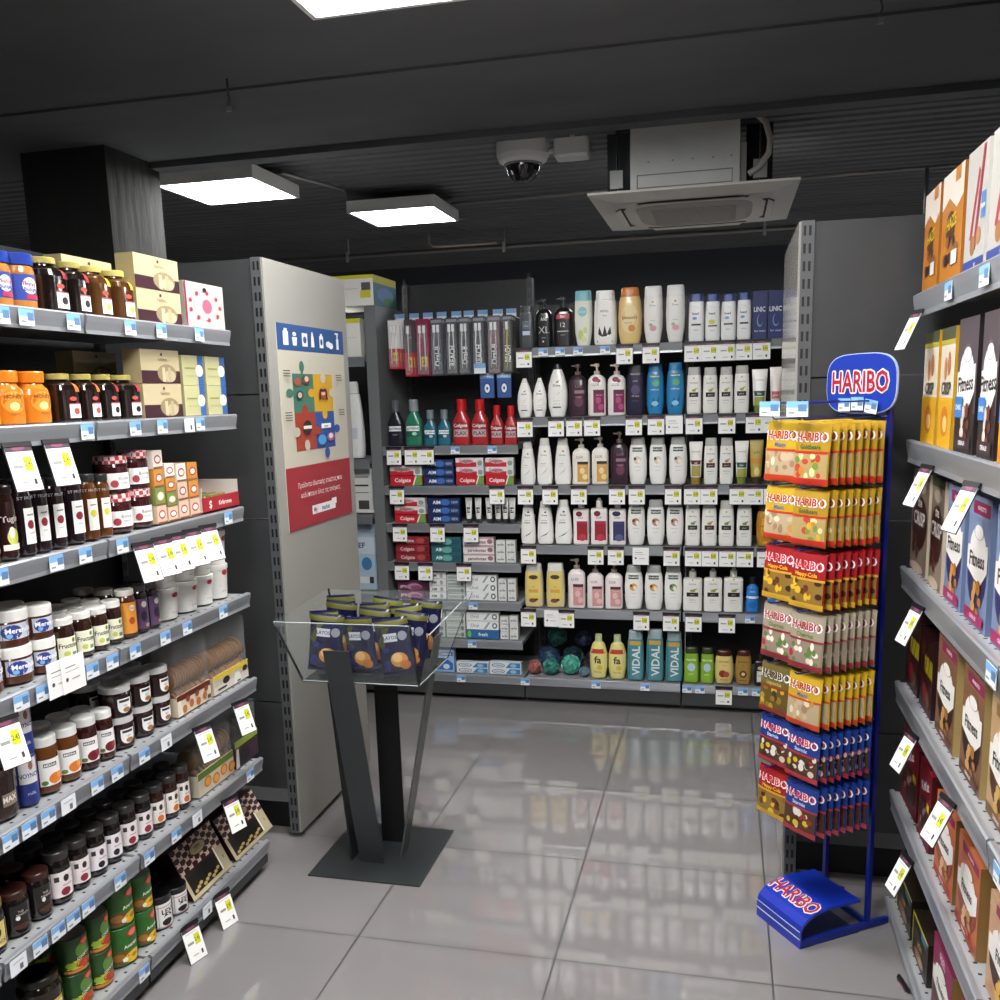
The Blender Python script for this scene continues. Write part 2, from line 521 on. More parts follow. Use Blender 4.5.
# ---------------- pipes and conduits under the ceiling
def pipe(name, pts, rad, label, col=None, cat='pipe'):
    b = MB(); b.tube(pts, rad, col or M_PIPE, 8)
    o = link(name, b.mesh(name)); o['label'] = label; o['category'] = cat
    return o
pipe('conduit', [(-2.40, 5.0, 2.84), (-2.25, 5.5, 2.84), (-2.345, 5.8, 2.84)], .010, 'thin grey conduit joining the two square lights', cat='conduit')
pipe('conduit', [(-1.745, 6.1, 2.83), (-1.1, 6.08, 2.83), (-0.66, 6.06, 2.83)], .011, 'thin grey conduit from far square light to the air conditioner', cat='conduit')
pipe('conduit', [(0.34, 6.15, 2.83), (1.15, 6.12, 2.83), (1.9, 6.1, 2.83)], .011, 'thin grey conduit running right from the air conditioner', cat='conduit')
pipe('conduit', [(1.12, 6.1, 2.82), (1.12, 6.1, 2.5)], .012, 'short grey conduit dropping behind the tall right cabinet', cat='conduit')
pipe('sprinkler_pipe', [(-4.2, 7.5, 2.76), (-2.4, 7.5, 2.76), (-0.5, 7.5, 2.76), (1.6, 7.5, 2.76)], .018, 'long horizontal sprinkler pipe below the ribbed ceiling')
pipe('sprinkler_pipe', [(-2.30, 7.35, 2.88), (-2.30, 7.35, 2.80), (-2.27, 7.35, 2.775), (-2.2, 7.35, 2.77), (-1.75, 7.35, 2.77)], .014, 'pale bent pipe left of the clamped hanger', mat('c5bfb2', .4))
for i, (x, y, lb) in enumerate(((-1.72, 7.44, 'metal pipe hanger with clamp right of the bent pipe'), (0.27, 7.44, 'metal pipe hanger with clamp below the air conditioner'), (-3.05, 7.44, 'metal pipe hanger with clamp above the grey end cabinet'))):
    r = root('pipe_hanger', (x, y, 2.76), 0, lb, 'pipe hanger', 'pipe hangers')
    b = MB(); b.tube([(0, .06, .02), (0, .06, .14)], .006, M_GALV, 6); link('rod', b.mesh('hanger_rod'), r)
    b = MB(); b.tube([(.0, .06 + .026 * math.cos(t), .026 * math.sin(t)) for t in [i * 2 * math.pi / 10 for i in range(11)]], .006, M_GALV, 6)
    b.box(-.012, .012, .02, .03, -.05, .03, M_GALV); link('clamp', b.mesh('hanger_clamp'), r)
def bracket(x, y, z, lb):
    r = root('ceiling_hook', (x, y, z), 0, lb, 'ceiling hook', 'small ceiling hooks')
    b = MB(); b.tube([(0, 0, 0), (0, 0, -.05), (.006, 0, -.07), (.0, 0, -.085), (.004, 0, -.1)], .004, mat('777777', .4, .6), 6); link('rod', b.mesh('hook_rod'), r)
    b = MB(); b.box(-.01, .01, -.008, .008, -.115, -.098, mat('999999', .4, .6)); link('nut', b.mesh('hook_nut'), r)
bracket(0.45, 3.3, CEIL, 'small metal hook in the dark ceiling above the right cabinet')
bracket(-1.86, 3.45, CEIL, 'small metal hook in the dark ceiling above the left square light')
pipe('black_pipe', [(0.78, 2.35, 2.12 + .35), (1.3, 2.9, 2.47)], .03, 'thick black pipe end at the right edge of the photo', M_BLACK)

# ================================================================== SHELVING
rail_prof = lambda h: [(-.002, .0), (-.006, -.004), (-.004, -h * .35), (.001, -h * .8), (.0, -h), (.006, -h), (.008, -h * .5), (.008, 0)]
def shelving(name, loc, rz, W, shelves, H, D, RH, label, cat, group=None, base=True, side=None, deckD=None, lastlip=0.045, slots=True):
    r = root(name, loc, rz, label, cat, group)
    b = MB(); b.box(0, W, D - .03, D, 0.02, H, M_BACK)
    # perforations
    link('back_panel', b.mesh('back_panel'), r)
    for sx in (0, 1):
        b = MB(); x = 0 if sx == 0 else W - .03
        b.box(x, x + .03, D - .055, D - .03, 0, H, M_UNIT)
        for k in range(int(H / .05)):
            b.box(x + .008, x + .013, D - .0562, D - .055, .05 + k * .05, .08 + k * .05, M_BLACK)
            b.box(x + .018, x + .023, D - .0562, D - .055, .05 + k * .05, .08 + k * .05, M_BLACK)
        link('upright', b.mesh('upright'), r)
    for i, z in enumerate(shelves):
        last = base and i == len(shelves) - 1
        b = MB()
        b.box(.004, W - .004, .01, D - .06, z - .025, z - .006, M_DECK)
        for k in range(int(W / .04)):
            b.box(.02 + k * .04, .026 + k * .04, .022, .03, z - .006, z - .0055, M_BLACK)
        s_ = link('shelf', b.mesh('shelf_deck'), r)
        b = MB()
        h = RH if not last else lastlip
        b.extr([(y, z + zz) for y, zz in rail_prof(h)], .003, W - .003, M_RAIL)
        link('price_rail', b.mesh('price_rail'), s_)
    if base:
        b = MB()
        z = shelves[-1]
        b.box(.002, W - .002, .006, D - .06, .03, z - .026, M_UNIT)
        b.box(.002, W - .002, .06, D - .06, 0, .03, M_BLACK)
        link('plinth', b.mesh('plinth'), r)
    if side:
        for sd in side:
            b = MB()
            x = -.06 if sd < 0 else W
            b.box(x, x + .06, 0, D, 0, min(H, 2.06), M_SIDE)
            link('side_panel', b.mesh('side_panel'), r)
    return r
LZ = [1.82, 1.562, 1.267, .983, .694, .412, .112]
shelving('shelving_unit', (-1.51, 2.012, 0), HALF, .688, LZ, 2.05, .50, .047, 'grey metal shelf unit on the left beside the tall grey cabinet', 'shelving unit', 'left shelving units')
shelving('shelving_unit', (-1.51, 1.518, 0), HALF, .49, LZ, 2.05, .50, .047, 'grey metal shelf unit on the left, middle one of the row', 'shelving unit', 'left shelving units')
shelving('shelving_unit', (-1.51, 0.9, 0), HALF, .614, LZ, 2.05, .50, .047, 'grey metal shelf unit on the left nearest the camera', 'shelving unit', 'left shelving units')
RZS = [1.834, 1.445, 1.086, .745, .407, .06]
shelving('shelving_unit', (.5, 2.80, 0), -HALF, 1.0, RZS, 2.12, .50, .062, 'grey metal shelf unit on the right holding cereal boxes', 'shelving unit', 'right shelving units', lastlip=.035)
shelving('shelving_unit', (.5, 1.797, 0), -HALF, .9, RZS, 2.12, .50, .062, 'grey metal shelf unit at the right edge nearest the camera', 'shelving unit', 'right shelving units', lastlip=.035)
BZ = [1.82, 1.482, 1.145, .842, .512, .143]
AZ = [1.350, 1.146, .949, .744, .541, .335, .143]
BY = 4.55
shelving('shelving_unit', (-1.725, BY, 0), 0, .725, AZ, 2.2, .48, .047, 'dental care shelf unit against the back with hanging toothbrushes', 'shelving unit', 'back shelving units', side=[-1])  # raised so its back panel blocks a ceiling light's floor reflection
shelving('shelving_unit', (-.995, BY, 0), 0, .80, BZ, 2.06, .48, .047, 'middle back shelf unit full of shampoo bottles', 'shelving unit', 'back shelving units')
shelving('shelving_unit', (-.19, BY, 0), 0, .99, BZ, 2.06, .48, .047, 'back shelf unit partly hidden behind the candy stand', 'shelving unit', 'back shelving units')
shelving('shelving_unit', (-2.79, BY, 0), 0, .995, [1.81, 1.285, .995, .572, .143], 2.06, .48, .05, 'back shelf unit mostly hidden behind the grey end cabinet', 'shelving unit', 'back shelving units')

# ---------------- tall end cabinets
def end_cabinet(loc, flip, label, name='end_cabinet'):
    r = root(name, loc, 0, label, 'end cabinet', 'tall grey end cabinets')
    s = -1 if flip else 1                       # +1: laminate face on the +x side at x=0, body towards -x
    def X(a, c): return (-s * a, -s * c) if -s * a < -s * c else (-s * c, -s * a)
    for z0, z1 in ((.19, .52), (.525, 1.19), (1.195, 1.62), (1.625, 2.068)):
        b = MB(); x0, x1 = X(.045, .95); b.box(x0, x1, .004, .03, z0, z1, M_UNIT); link('back_panel', b.mesh('cabinet_back_panel'), r)
    b = MB()
    x0, x1 = X(.008, .044); b.box(x0, x1, .0, .03, 0.02, 2.072, mat('5e6062', .4, .3))
    for k in range(41):
        for q in (.013, .028):
            u0, u1 = X(q, q + .007)
            b.box(u0, u1, -.0012, 0, .03 + k * .05, .058 + k * .05, M_BLACK)
    link('upright', b.mesh('cabinet_upright'), r)
    b = MB(); x0, x1 = X(0, .007); b.box(x0, x1, 0, .69, 0.025, 2.07, M_PANEL if not flip else mat('9b9994', .12)); link('laminate_panel', b.mesh('laminate_panel'), r)
    b = MB(); x0, x1 = X(.045, .95); b.box(x0, x1, .031, .69, 2.05, 2.068, M_UNIT); link('top_panel', b.mesh('cabinet_top'), r)
    b = MB(); x0, x1 = X(.03, .95); b.box(x0, x1, .08, .69, 0, .10, M_BLACK); link('plinth', b.mesh('cabinet_plinth'), r)
end_cabinet((-1.5, 2.93, 0), False, 'tall grey end cabinet on the left with a puzzle poster on its side')
end_cabinet((.203, 2.95, 0), True, 'tall dark grey cabinet on the right behind the blue candy stand')

# ================================================================== GOODS
# ---- bodies: (z fraction, width fraction, depth fraction, squareness); front faces -y
SHAPES = {
 'wave': ([(0, .80, .8, 3), (.02, .92, .95, 3), (.15, 1, 1, 3), (.35, .97, 1, 3), (.6, .86, .9, 3), (.8, .70, .75, 3), (.84, .66, .7, 3)], [(.845, .62, .68, 3), (.97, .56, .6, 3), (1, .46, .5, 3)]),
 'leaf': ([(0, .62, .7, 2.6), (.02, .72, .8, 2.6), (.2, .94, 1, 2.6), (.42, 1, 1, 2.6), (.6, .92, .9, 2.6), (.78, .66, .7, 2.6), (.9, .42, .5, 2.6)], [(.905, .40, .45, 2.4), (1, .24, .25, 2.4)]),
 'slab': ([(0, .86, .85, 4), (.02, .95, .95, 4), (.1, 1, 1, 4), (.5, 1, 1, 4), (.8, .92, .95, 4), (.83, .88, .9, 4)], [(.835, .84, .86, 4), (.98, .80, .8, 4), (1, .74, .7, 4)]),
 'oval': ([(0, .70, .7, 2.6), (.03, .82, .85, 2.6), (.2, .96, 1, 2.6), (.5, 1, 1, 2.6), (.75, .92, .9, 2.6), (.84, .82, .8, 2.6)], [(.845, .78, .78, 2.6), (.97, .74, .7, 2.6), (1, .66, .6, 2.6)]),
 'round': ([(0, .7, .8, 2.3), (.03, .82, .9, 2.3), (.25, 1, 1, 2.3), (.55, 1, 1, 2.3), (.78, .7, .7, 2.2), (.84, .42, .5, 2)], [(.845, .40, .5, 2), (1, .38, .46, 2)]),
 'pump': ([(0, .9, .9, 4), (.02, 1, 1, 4), (.6, 1, 1, 4), (.70, .95, .9, 3.4), (.76, .7, .7, 2.6), (.79, .36, .5, 2)], None),
 'widepump': ([(0, .94, .9, 5), (.02, 1, 1, 5), (.74, 1, 1, 5), (.78, .92, .8, 4), (.79, .4, .5, 2)], [(.80, .38, .5, 2), (.95, .36, .5, 2), (.96, .2, .3, 2), (1, .2, .3, 2)]),
 'tube': ([(.16, .76, .95, 2), (.4, .82, .8, 2.2), (.8, .95, .35, 3), (.97, 1, .08, 6), (1, 1, .07, 6)], [(0, .66, .9, 2), (.15, .70, .95, 2)]),
 'invert': ([(0, .62, .7, 3), (.04, .72, .8, 3), (.25, .92, .95, 3), (.5, .97, 1, 3), (.82, .92, .95, 3)], [(.825, .90, .95, 3), (.97, .86, .9, 3), (1, .8, .8, 3)]),
 'mouth': ([(0, .92, .92, 4), (.03, 1, 1, 4), (.48, 1, 1, 4), (.56, .9, .92, 3), (.66, .62, .75, 2.4), (.74, .44, .6, 2)], [(.745, .56, .8, 2), (.98, .54, .78, 2), (1, .48, .7, 2)]),
 'narrow': ([(0, .8, .8, 2.4), (.04, 1, 1, 2.4), (.3, 1, 1, 2.4), (.42, .8, .85, 2.2), (.52, .98, 1, 2.4), (.70, .9, .9, 2.2), (.80, .36, .4, 2)], [(.805, .5, .6, 2), (1, .48, .55, 2)]),
}
def bottle(key, name, shape, w_, h, body, cap, art=(), depth=.58, rough=.28, translucent=False):
    sb, sc = SHAPES[shape]
    d = w_ * depth / 2
    secs = [(z * h, a * w_ / 2, q * d, e) for z, a, q, e in sb]
    bm_ = MB(); bm_.loft(secs, mat(body, rough, 0, coat=.3), 28)
    parts = [('bottle', bm_.mesh(name + '_body'), [])]
    if art:
        am = MB(); am.art(list(art), w_, h, round_front(secs)); parts.append(('label', am.mesh(name + '_label'), []))
    cm_ = MB()
    if sc: cm_.loft([(z * h, a * w_ / 2, q * d, e) for z, a, q, e in sc], mat(cap, .35), 24)
    else:
        r = w_ * .17
        cm_.loft([(.785 * h, r, r, 2), (.86 * h, r, r, 2)], mat(cap, .35), 16)
        cm_.loft([(.86 * h, r * .35, r * .35, 2), (.94 * h, r * .35, r * .35, 2)], mat(cap, .35), 12)
        cm_.loft([(.94 * h, r * .8, r * .8, 2), (1.0 * h, r * .75, r * .75, 2)], mat(cap, .35), 16)
        cm_.box(-w_ * .36, 0, -r * .4, r * .4, .955 * h, .985 * h, mat(cap, .35))
    parts.append(('cap' if sc else 'pump', cm_.mesh(name + '_cap'), []))
    proto(key, name, parts)
    return d

# ---- bottle catalogue: kind -> (object name, shape, body, cap, artwork, description, category)
G_, W_ = '8d9094', 'f2f1ec'
def dove(mark='c9a24b', line='4a4f5c', t='Dove'):
    return [('e', .05, .66, .14, .018, mark), ('p', [(-.1, .665), (.1, .675), (.3, .70), (.12, .655)], '3c4254'), ('t', t, 0, .60, .045, '2e3650', True, 0, .5), ('r', -.35, .35, .30, .305, G_),
            ('p', [(-.5, .35), (.3, .47), (.5, .50), (.2, .44)], 'cfcabb'), ('r', -.42, .42, .17, .195, line), ('t', 'nourishing', 0, .25, .02, G_)]
def panth(leaf, block, t='PANTENE'):
    return [('t', t, 0, .66, .028, '3a3a3a', False, 0, .7), ('e', 0, .76, .1, .02, 'c8a850'), ('e', .02, .50, .30, .03, leaf), ('p', [(-.1, .49), (.4, .53), (.55, .56), (.1, .54)], leaf),
            ('r', -.62, .62, .36, .46, block), ('t', 'pro-v', 0, .41, .03, 'e8e8e8'), ('t', 'SHAMPOO', 0, .28, .022, '4a4a4a'), ('r', -.4, .4, .22, .225, G_)]
def palm(c, t='PALMOLIVE'):
    return [('r', -.55, .55, .70, .79, '2f4a34'), ('t', t, 0, .745, .035, 'f4f4f0', True, 0, .52), ('e', 0, .52, .42, .085, c), ('e', .18, .50, .2, .05, 'f6efe0'), ('e', -.25, .55, .15, .035, '5a4a36'), ('t', 'NATURALS', 0, .38, .02, G_), ('t', 'gel cream', 0, .30, .018, G_)]
def lux(band, c1, c2, t='LUX', fl=None):
    a = [('t', t, -.1, .60, .055, '3a3034', False, 0, .55), ('r', -.35, .98, .44, .50, band), ('r', -.35, .98, .06, .44, c1), ('e', .2, .30, .3, .07, c2), ('e', .5, .17, .32, .06, c2), ('t', 'body wash', .3, .40, .02, 'f4f0e8', False, 0, .5)]
    if fl: a += [('e', -.1, .70, .38, .05, fl), ('e', .25, .67, .22, .035, fl)]
    return a
K = {
 'grey_shampoo': ('shampoo_bottle', 'slab', '4a4d52', '3a3d42', [('r', -.5, .5, .30, .40, 'b9c6dc'), ('t', 'MEN', 0, .60, .06, 'd8d8d8'), ('r', -.5, .5, .44, .62, '5e6878'), ('t', 'ultra', 0, .52, .04, 'cfe0ff')], 'dark grey flat shampoo bottle', 'shampoo'),
 'axe': ('shower_gel_bottle', 'pump', '17181a', '22302c', [('t', 'AXE', .1, .58, .06, 'f0f0f0', True, 0, .4), ('t', 'XL', .1, .36, .14, 'c8c8c8'), ('t', 'black', .1, .20, .03, 'b0b0b0'), ('e', 0, .12, .1, .02, 'e0e0e0')], 'black shower gel pump bottle', 'shower gel'),
 'axe_red': ('shower_gel_bottle', 'pump', '1b171c', '22302c', [('r', -.75, .75, .56, .66, 'b0282c'), ('t', '3in1', 0, .61, .05, 'f0f0f0', True), ('t', '12', 0, .44, .09, 'e0e0e0'), ('r', -.6, .6, .30, .32, 'c8c8c8'), ('t', 'sport', 0, .24, .03, 'b0b0b0')], 'black shower gel pump bottle with red band', 'shower gel'),
 'teal_cap': ('shower_gel_bottle', 'invert', 'eef2e2', '7fc4cf', [('e', 0, .62, .5, .09, '8fc7cf'), ('t', 'Dove', 0, .62, .04, 'f4f8f8'), ('e', -.2, .2, .3, .09, 'c9d27a'), ('e', .3, .28, .25, .06, 'd5dc96'), ('e', .1, .12, .3, .06, 'dfe3b0')], 'tall white shower gel bottle with light teal cap', 'shower gel'),
 'ultra': ('soap_refill_bottle', 'slab', 'f1efea', 'f4f4f2', [('t', 'REFILL', 0, .62, .04, '303030'), ('t', 'Ultra', 0, .54, .03, '505050'), ('p', [(-.7, .05), (-.5, .34), (-.2, .18), (0, .36), (.2, .2), (.5, .34), (.7, .05)], '26262a'), ('e', -.35, .14, .12, .03, W_), ('e', .3, .16, .12, .03, W_)], 'wide white bottle with black zigzag pattern', 'soap refill'),
 'johnson': ('baby_shampoo_bottle', 'oval', 'efcf8d', 'd9853c', [('e', 0, .45, .72, .26, 'f2dca8'), ('t', "Johnson's", 0, .47, .05, '9a5a20', True), ('e', .2, .28, .3, .06, 'd98a3a'), ('t', 'vita-rich', -.1, .38, .03, 'a8742e')], 'amber yellow oval body wash bottle', 'body wash'),
 'dove_pink': ('shower_gel_bottle', 'invert', 'f4f2ee', 'f6f5f2', [('e', 0, .72, .12, .02, 'c9a24b'), ('t', 'Dove', 0, .66, .035, '5a5f72', False, 0, .5), ('e', .05, .26, .36, .05, 'e7a7b2'), ('e', -.2, .32, .2, .03, 'a8c48c'), ('t', 'glowing', 0, .40, .02, G_)], 'tall white bottle with small pink flower', 'shower gel'),
 'headsh': ('shampoo_bottle', 'slab', 'f3f4f4', '1d3f86', [('p', [(-.9, .80), (.9, .80), (.9, .62), (.2, .70), (-.5, .74)], '24498f'), ('t', 'head', -.1, .58, .05, '1d2f5e', True, 0, .5), ('e', -.2, .48, .3, .03, '6aa6d8'), ('r', -.6, .6, .33, .365, '26262e'), ('t', 'classic', 0, .24, .03, '6a7a96')], 'white and navy anti dandruff bottle', 'shampoo'),
 'headsh_lemon': ('shampoo_bottle', 'slab', 'f3f4f4', '1d3f86', [('p', [(-.9, .80), (.9, .80), (.9, .62), (.2, .70), (-.5, .74)], '24498f'), ('t', 'head', -.1, .58, .05, '1d2f5e', True, 0, .5), ('e', -.1, .40, .45, .05, 'd8d84a'), ('r', -.6, .6, .30, .33, '26262e'), ('t', 'citrus', 0, .22, .03, '6a7a96')], 'white anti dandruff bottle with yellow citrus picture', 'shampoo'),
 'navybox': ('hair_serum_box', 'box', '1b2c66', '1b2c66', [('t', 'LINIC', -.05, .62, .10, 'e4ecf8', True, HALF * 0, .8), ('e', 0, .38, .42, .13, '6f8fd0'), ('e', .08, .40, .36, .11, '1b2c66'), ('t', 'for men', 0, .17, .05, 'd8e4f8')], 'navy anti dandruff shampoo box with pale swirl', 'shampoo'),
 'dove_s': ('body_lotion_bottle', 'leaf', 'f5f4ef', 'eceae4', dove(), 'small white leaf shaped lotion bottle', 'body lotion'),
 'dove_l': ('body_lotion_bottle', 'leaf', 'f5f4ef', '202024', dove(), 'large white pointed lotion bottle with black tip', 'body lotion'),
 'dove_w': ('shampoo_bottle', 'wave', 'f4f3ee', 'd9d6cf', [('e', .1, .72, .14, .02, 'b58f3f'), ('t', 'Dove', 0, .64, .04, '5a5f72', False, 0, .5), ('t', 'repair', -.1, .46, .03, '9a7a86'), ('r', -.5, .2, .40, .405, 'c0a8ac'), ('p', [(-.5, .2), (.3, .34), (.6, .42), (.2, .28)], 'd8d4c6')], 'white curved shampoo bottle with pale swirl', 'shampoo'),
 'dove_k': ('shampoo_bottle', 'wave', 'f4f3ee', 'dcdad4', [('e', .1, .74, .14, .02, '3c4254'), ('t', 'Dove', 0, .67, .04, '2e3650', True, 0, .5), ('r', -.4, .3, .55, .556, '303440'), ('t', 'volume', -.1, .50, .035, '303440', True), ('p', [(-.6, .16), (.3, .26), (.75, .34), (.2, .22)], '4a4d58')], 'white curved shampoo bottle with dark stroke', 'shampoo'),
 'lux_dark': ('shower_gel_bottle', 'pump', '3a2632', '6b5a52', [('r', -.3, .95, .44, .50, 'a07888'), ('t', 'LUX', .2, .58, .05, 'b08a98', False, 0, .5), ('e', .2, .28, .5, .1, '6e3a52'), ('t', 'magic', .2, .38, .04, 'c79aab')], 'dark plum pump bottle with mauve band', 'shower gel'),
 'lux_mag': ('shower_gel_bottle', 'pump', 'ece6e2', 'c9b6aa', lux('5c1f3a', '7d1f4e', 'b7447a', 'LUX', '8c2350'), 'white pump bottle with magenta flower label', 'shower gel'),
 'navy_flip': ('shampoo_bottle', 'slab', '26213a', '1d1a2a', [('t', 'LUX', 0, .68, .035, 'b8b0c8'), ('e', 0, .5, .5, .1, '4c3f66'), ('t', 'Orchid', 0, .38, .035, 'e0dce8'), ('r', -.4, .4, .28, .285, '8a80a0')], 'dark violet flat shower bottle', 'shower gel'),
 'palm_blue': ('shower_gel_bottle', 'oval', '2f86bd', '2a76ae', [('r', -.55, .55, .72, .79, '2c6a4a'), ('t', 'PALMOLIVE', 0, .755, .03, 'f4f4f0', True, 0, .52), ('e', .1, .62, .4, .06, '5fae6a'), ('t', 'wellness', 0, .50, .035, 'e8f4ff'), ('p', [(-.5, .14), (-.2, .34), (.1, .22), (.5, .40), (.45, .16)], '1f5a94'), ('e', 0, .22, .4, .05, '8fd0ea')], 'bright blue oval shower gel bottle', 'shower gel'),
 'pant_lime': ('conditioner_bottle', 'slab', 'f0efe9', 'b9b8b3', panth('a8b43a', '26261f'), 'white shampoo bottle with lime leaf', 'shampoo'),
 'pant_tan': ('conditioner_bottle', 'slab', 'f0efe9', 'b9b8b3', panth('b9924a', '4a2f26'), 'white shampoo bottle with tan leaf', 'shampoo'),
 'pant_green': ('conditioner_bottle', 'slab', 'f0efe9', 'c4c3bd', panth('7f9448', '2f3326'), 'white shampoo bottle with green leaf', 'shampoo'),
 'tube_green': ('cream_tube', 'tube', 'efeee8', '7b8a3a', [('r', -.8, .8, .16, .36, 'a3a850'), ('r', -.82, .82, .38, .50, '24504a'), ('t', 'bio', 0, .44, .05, 'f0f0e0'), ('t', 'PANTENE', 0, .75, .03, '5a5a5a')], 'white cream tube with dark green band', 'cream tube'),
 'tube_pink': ('cream_tube', 'tube', 'f2e6e0', 'd9b0a4', [('r', -.8, .8, .3, .46, 'c46a68'), ('p', [(-.7, .52), (.7, .64), (.7, .8), (-.7, .7)], 'e8c8c0'), ('t', 'glow', 0, .38, .05, 'f8f0ec')], 'pink and white cream tube', 'cream tube'),
 'tube_tan': ('cream_tube', 'tube', 'efece4', '9a8030', [('r', -.8, .8, .18, .44, 'a89a50'), ('r', -.84, .84, .46, .56, '5c2b24'), ('t', 'PANTENE', 0, .76, .03, '5a5a5a'), ('t', 'oil', 0, .5, .05, 'f0e8e0')], 'white cream tube with maroon band', 'cream tube'),
 'tube_gold': ('cream_tube', 'tube', 'b8a04c', '3a3520', [('r', -.8, .8, .46, .58, 'c98a30'), ('e', .1, .28, .4, .1, 'dccb7a'), ('t', 'gold', 0, .72, .05, '3d3718')], 'golden cream tube with dark cap', 'cream tube'),
 'lux_gold': ('shower_gel_bottle', 'pump', 'ebe6dc', 'c9c2b4', lux('3a2a1a', 'd9a650', 'efd9a0'), 'white pump bottle with gold label', 'shower gel'),
 'lux_rose': ('shower_gel_bottle', 'pump', 'efe6e4', 'a5978c', lux('5a2430', 'd39a96', 'e8c0bc'), 'white pump bottle with rose label', 'shower gel'),
 'lux_pom': ('shower_gel_bottle', 'widepump', 'efe9e6', 'e6dedb', [('t', 'LUX', 0, .60, .045, '3a3034', False, 0, .5), ('e', -.2, .68, .4, .06, '7a1a2c'), ('r', -.5, .98, .46, .52, 'a8283c'), ('r', -.5, .98, .10, .46, '9c1c30'), ('e', .2, .16, .5, .08, 'c23a48')], 'white body wash bottle with crimson label', 'body wash'),
 'lux_berry': ('shower_gel_bottle', 'widepump', 'efe9e6', 'e6dedb', [('t', 'LUX', 0, .60, .045, '3a3034', False, 0, .5), ('e', -.1, .69, .5, .06, '2a2a44'), ('r', -.5, .98, .46, .52, '3a3e66'), ('r', -.5, .98, .10, .46, '343864'), ('e', .2, .16, .5, .08, '5a608e')], 'white body wash bottle with dark berry label', 'body wash'),
 'palm_nut': ('shower_gel_bottle', 'oval', 'f3f2ee', 'a8a9a6', palm('c98d7a'), 'white shower cream bottle with almond picture', 'shower cream'),
 'palm_mac': ('shower_gel_bottle', 'oval', 'f3f2ee', 'a8a9a6', palm('dcd3ba'), 'white shower cream bottle with macadamia picture', 'shower cream'),
 'palm_org': ('shower_gel_bottle', 'oval', 'f3f2ee', 'a8a9a6', palm('e8a23c'), 'white shower cream bottle with orange flower', 'shower cream'),
 'palm_olive': ('shower_gel_bottle', 'oval', 'f3f2ee', 'a8a9a6', palm('7f9a4c'), 'white shower cream bottle with olive leaf', 'shower cream'),
 'pant_wide': ('shampoo_bottle', 'widepump', 'eeede7', 'd6d5cf', panth('8fa04a', '1f1f1a'), 'wide white shampoo bottle with black block', 'shampoo'),
 'orange_round': ('conditioner_bottle', 'oval', 'b8822c', '4a3416', [('e', 0, .45, .9, .4, 'e3a02e'), ('t', 'Le Petit', 0, .50, .05, '8a4a14', True), ('t', 'honey', 0, .38, .04, '8a4a14')], 'round amber hair care bottle', 'shampoo'),
 'petit': ('shower_milk_bottle', 'slab', 'd8c9a0', 'e4e2dc', [('r', -.9, .9, .04, .80, 'e6cf72'), ('e', 0, .70, .5, .05, '4c3a2c'), ('t', 'PETIT', 0, .73, .035, '6a3a22', True), ('t', 'lait', 0, .48, .04, 'c98a20'), ('r', -.5, .5, .34, .42, 'e0a850'), ('e', -.1, .16, .4, .05, '7a4a24'), ('e', .3, .18, .2, .03, '56301a')], 'yellow shower milk bottle with white cap', 'shower milk'),
 'blue_small': ('micellar_bottle', 'narrow', '2a7fd0', '14181e', [('r', -.95, .95, .40, .47, 'eef2f6'), ('t', 'H2O', 0, .60, .05, 'e0ecff'), ('e', 0, .22, .6, .1, '2369b4')], 'small bright blue bottle with black cap', 'face cleanser'),
 'fa': ('liquid_soap_bottle', 'round', 'e4dc8c', 'c7cf9f', [('r', -.8, .8, .58, .68, 'c23a2c'), ('t', 'fa', 0, .44, .16, '3c3c2a', True, 0, .4), ('e', .2, .26, .3, .06, 'd9c04a'), ('t', 'honey', 0, .16, .05, 'b07a28')], 'pale yellow liquid soap bottle with red band', 'liquid soap'),
 'vidal': ('bath_foam_bottle', 'slab', '4d8a94', '9db4b8', [('r', -.85, .85, .72, .80, 'c9a03c'), ('t', 'VIDAL', 0.05, .40, .15, 'dce8e8', True, HALF, 2.0), ('r', -.8, -.7, .08, .66, '3a6f7a')], 'tall teal bath foam bottle with vertical lettering', 'bath foam'),
 'green_gel': ('hair_gel_bottle', 'slab', '86b32e', '2c3a1c', [('e', 0, .45, .55, .12, 'b6cfe0'), ('t', 'FRUCTIS', 0, .66, .05, 'f0f8d8', True), ('t', 'pure', 0, .26, .05, 'e8f4c8')], 'bright green shampoo bottle with pale disc', 'shampoo'),
 'botanic': ('shampoo_bottle', 'oval', 'dfc97c', '4a1f16', [('t', 'BOTANIC', 0, .68, .045, '7a4a1e', True), ('t', 'therapy', 0, .58, .03, '7a4a1e'), ('e', -.15, .32, .4, .11, '8c2c2a'), ('e', .25, .30, .3, .09, 'b04a40'), ('r', -.4, .4, .12, .14, '8a6a2e')], 'cream oval bottle with red fruit picture', 'shampoo'),
 'botanic_d': ('shampoo_bottle', 'oval', 'a8853c', '4a1f16', [('t', 'BOTANIC', 0, .68, .045, '4a2c10', True), ('t', 'argan', 0, .58, .03, '4a2c10'), ('e', 0, .32, .45, .11, '5a3418'), ('e', 0, .32, .22, .05, 'dcc89a'), ('r', -.4, .4, .12, .14, '5a3c18')], 'brown amber oval bottle with dark nut picture', 'shampoo'),
 'black_white': ('hair_oil_bottle', 'widepump', '161414', '262424', [('r', -.6, .6, .12, .46, 'e4e2da'), ('e', 0, .56, .5, .06, 'c8b88a'), ('t', 'OIL', 0, .32, .07, '303030'), ('e', .2, .60, .2, .03, '7a8a4a')], 'small black bottle with white label', 'hair oil'),
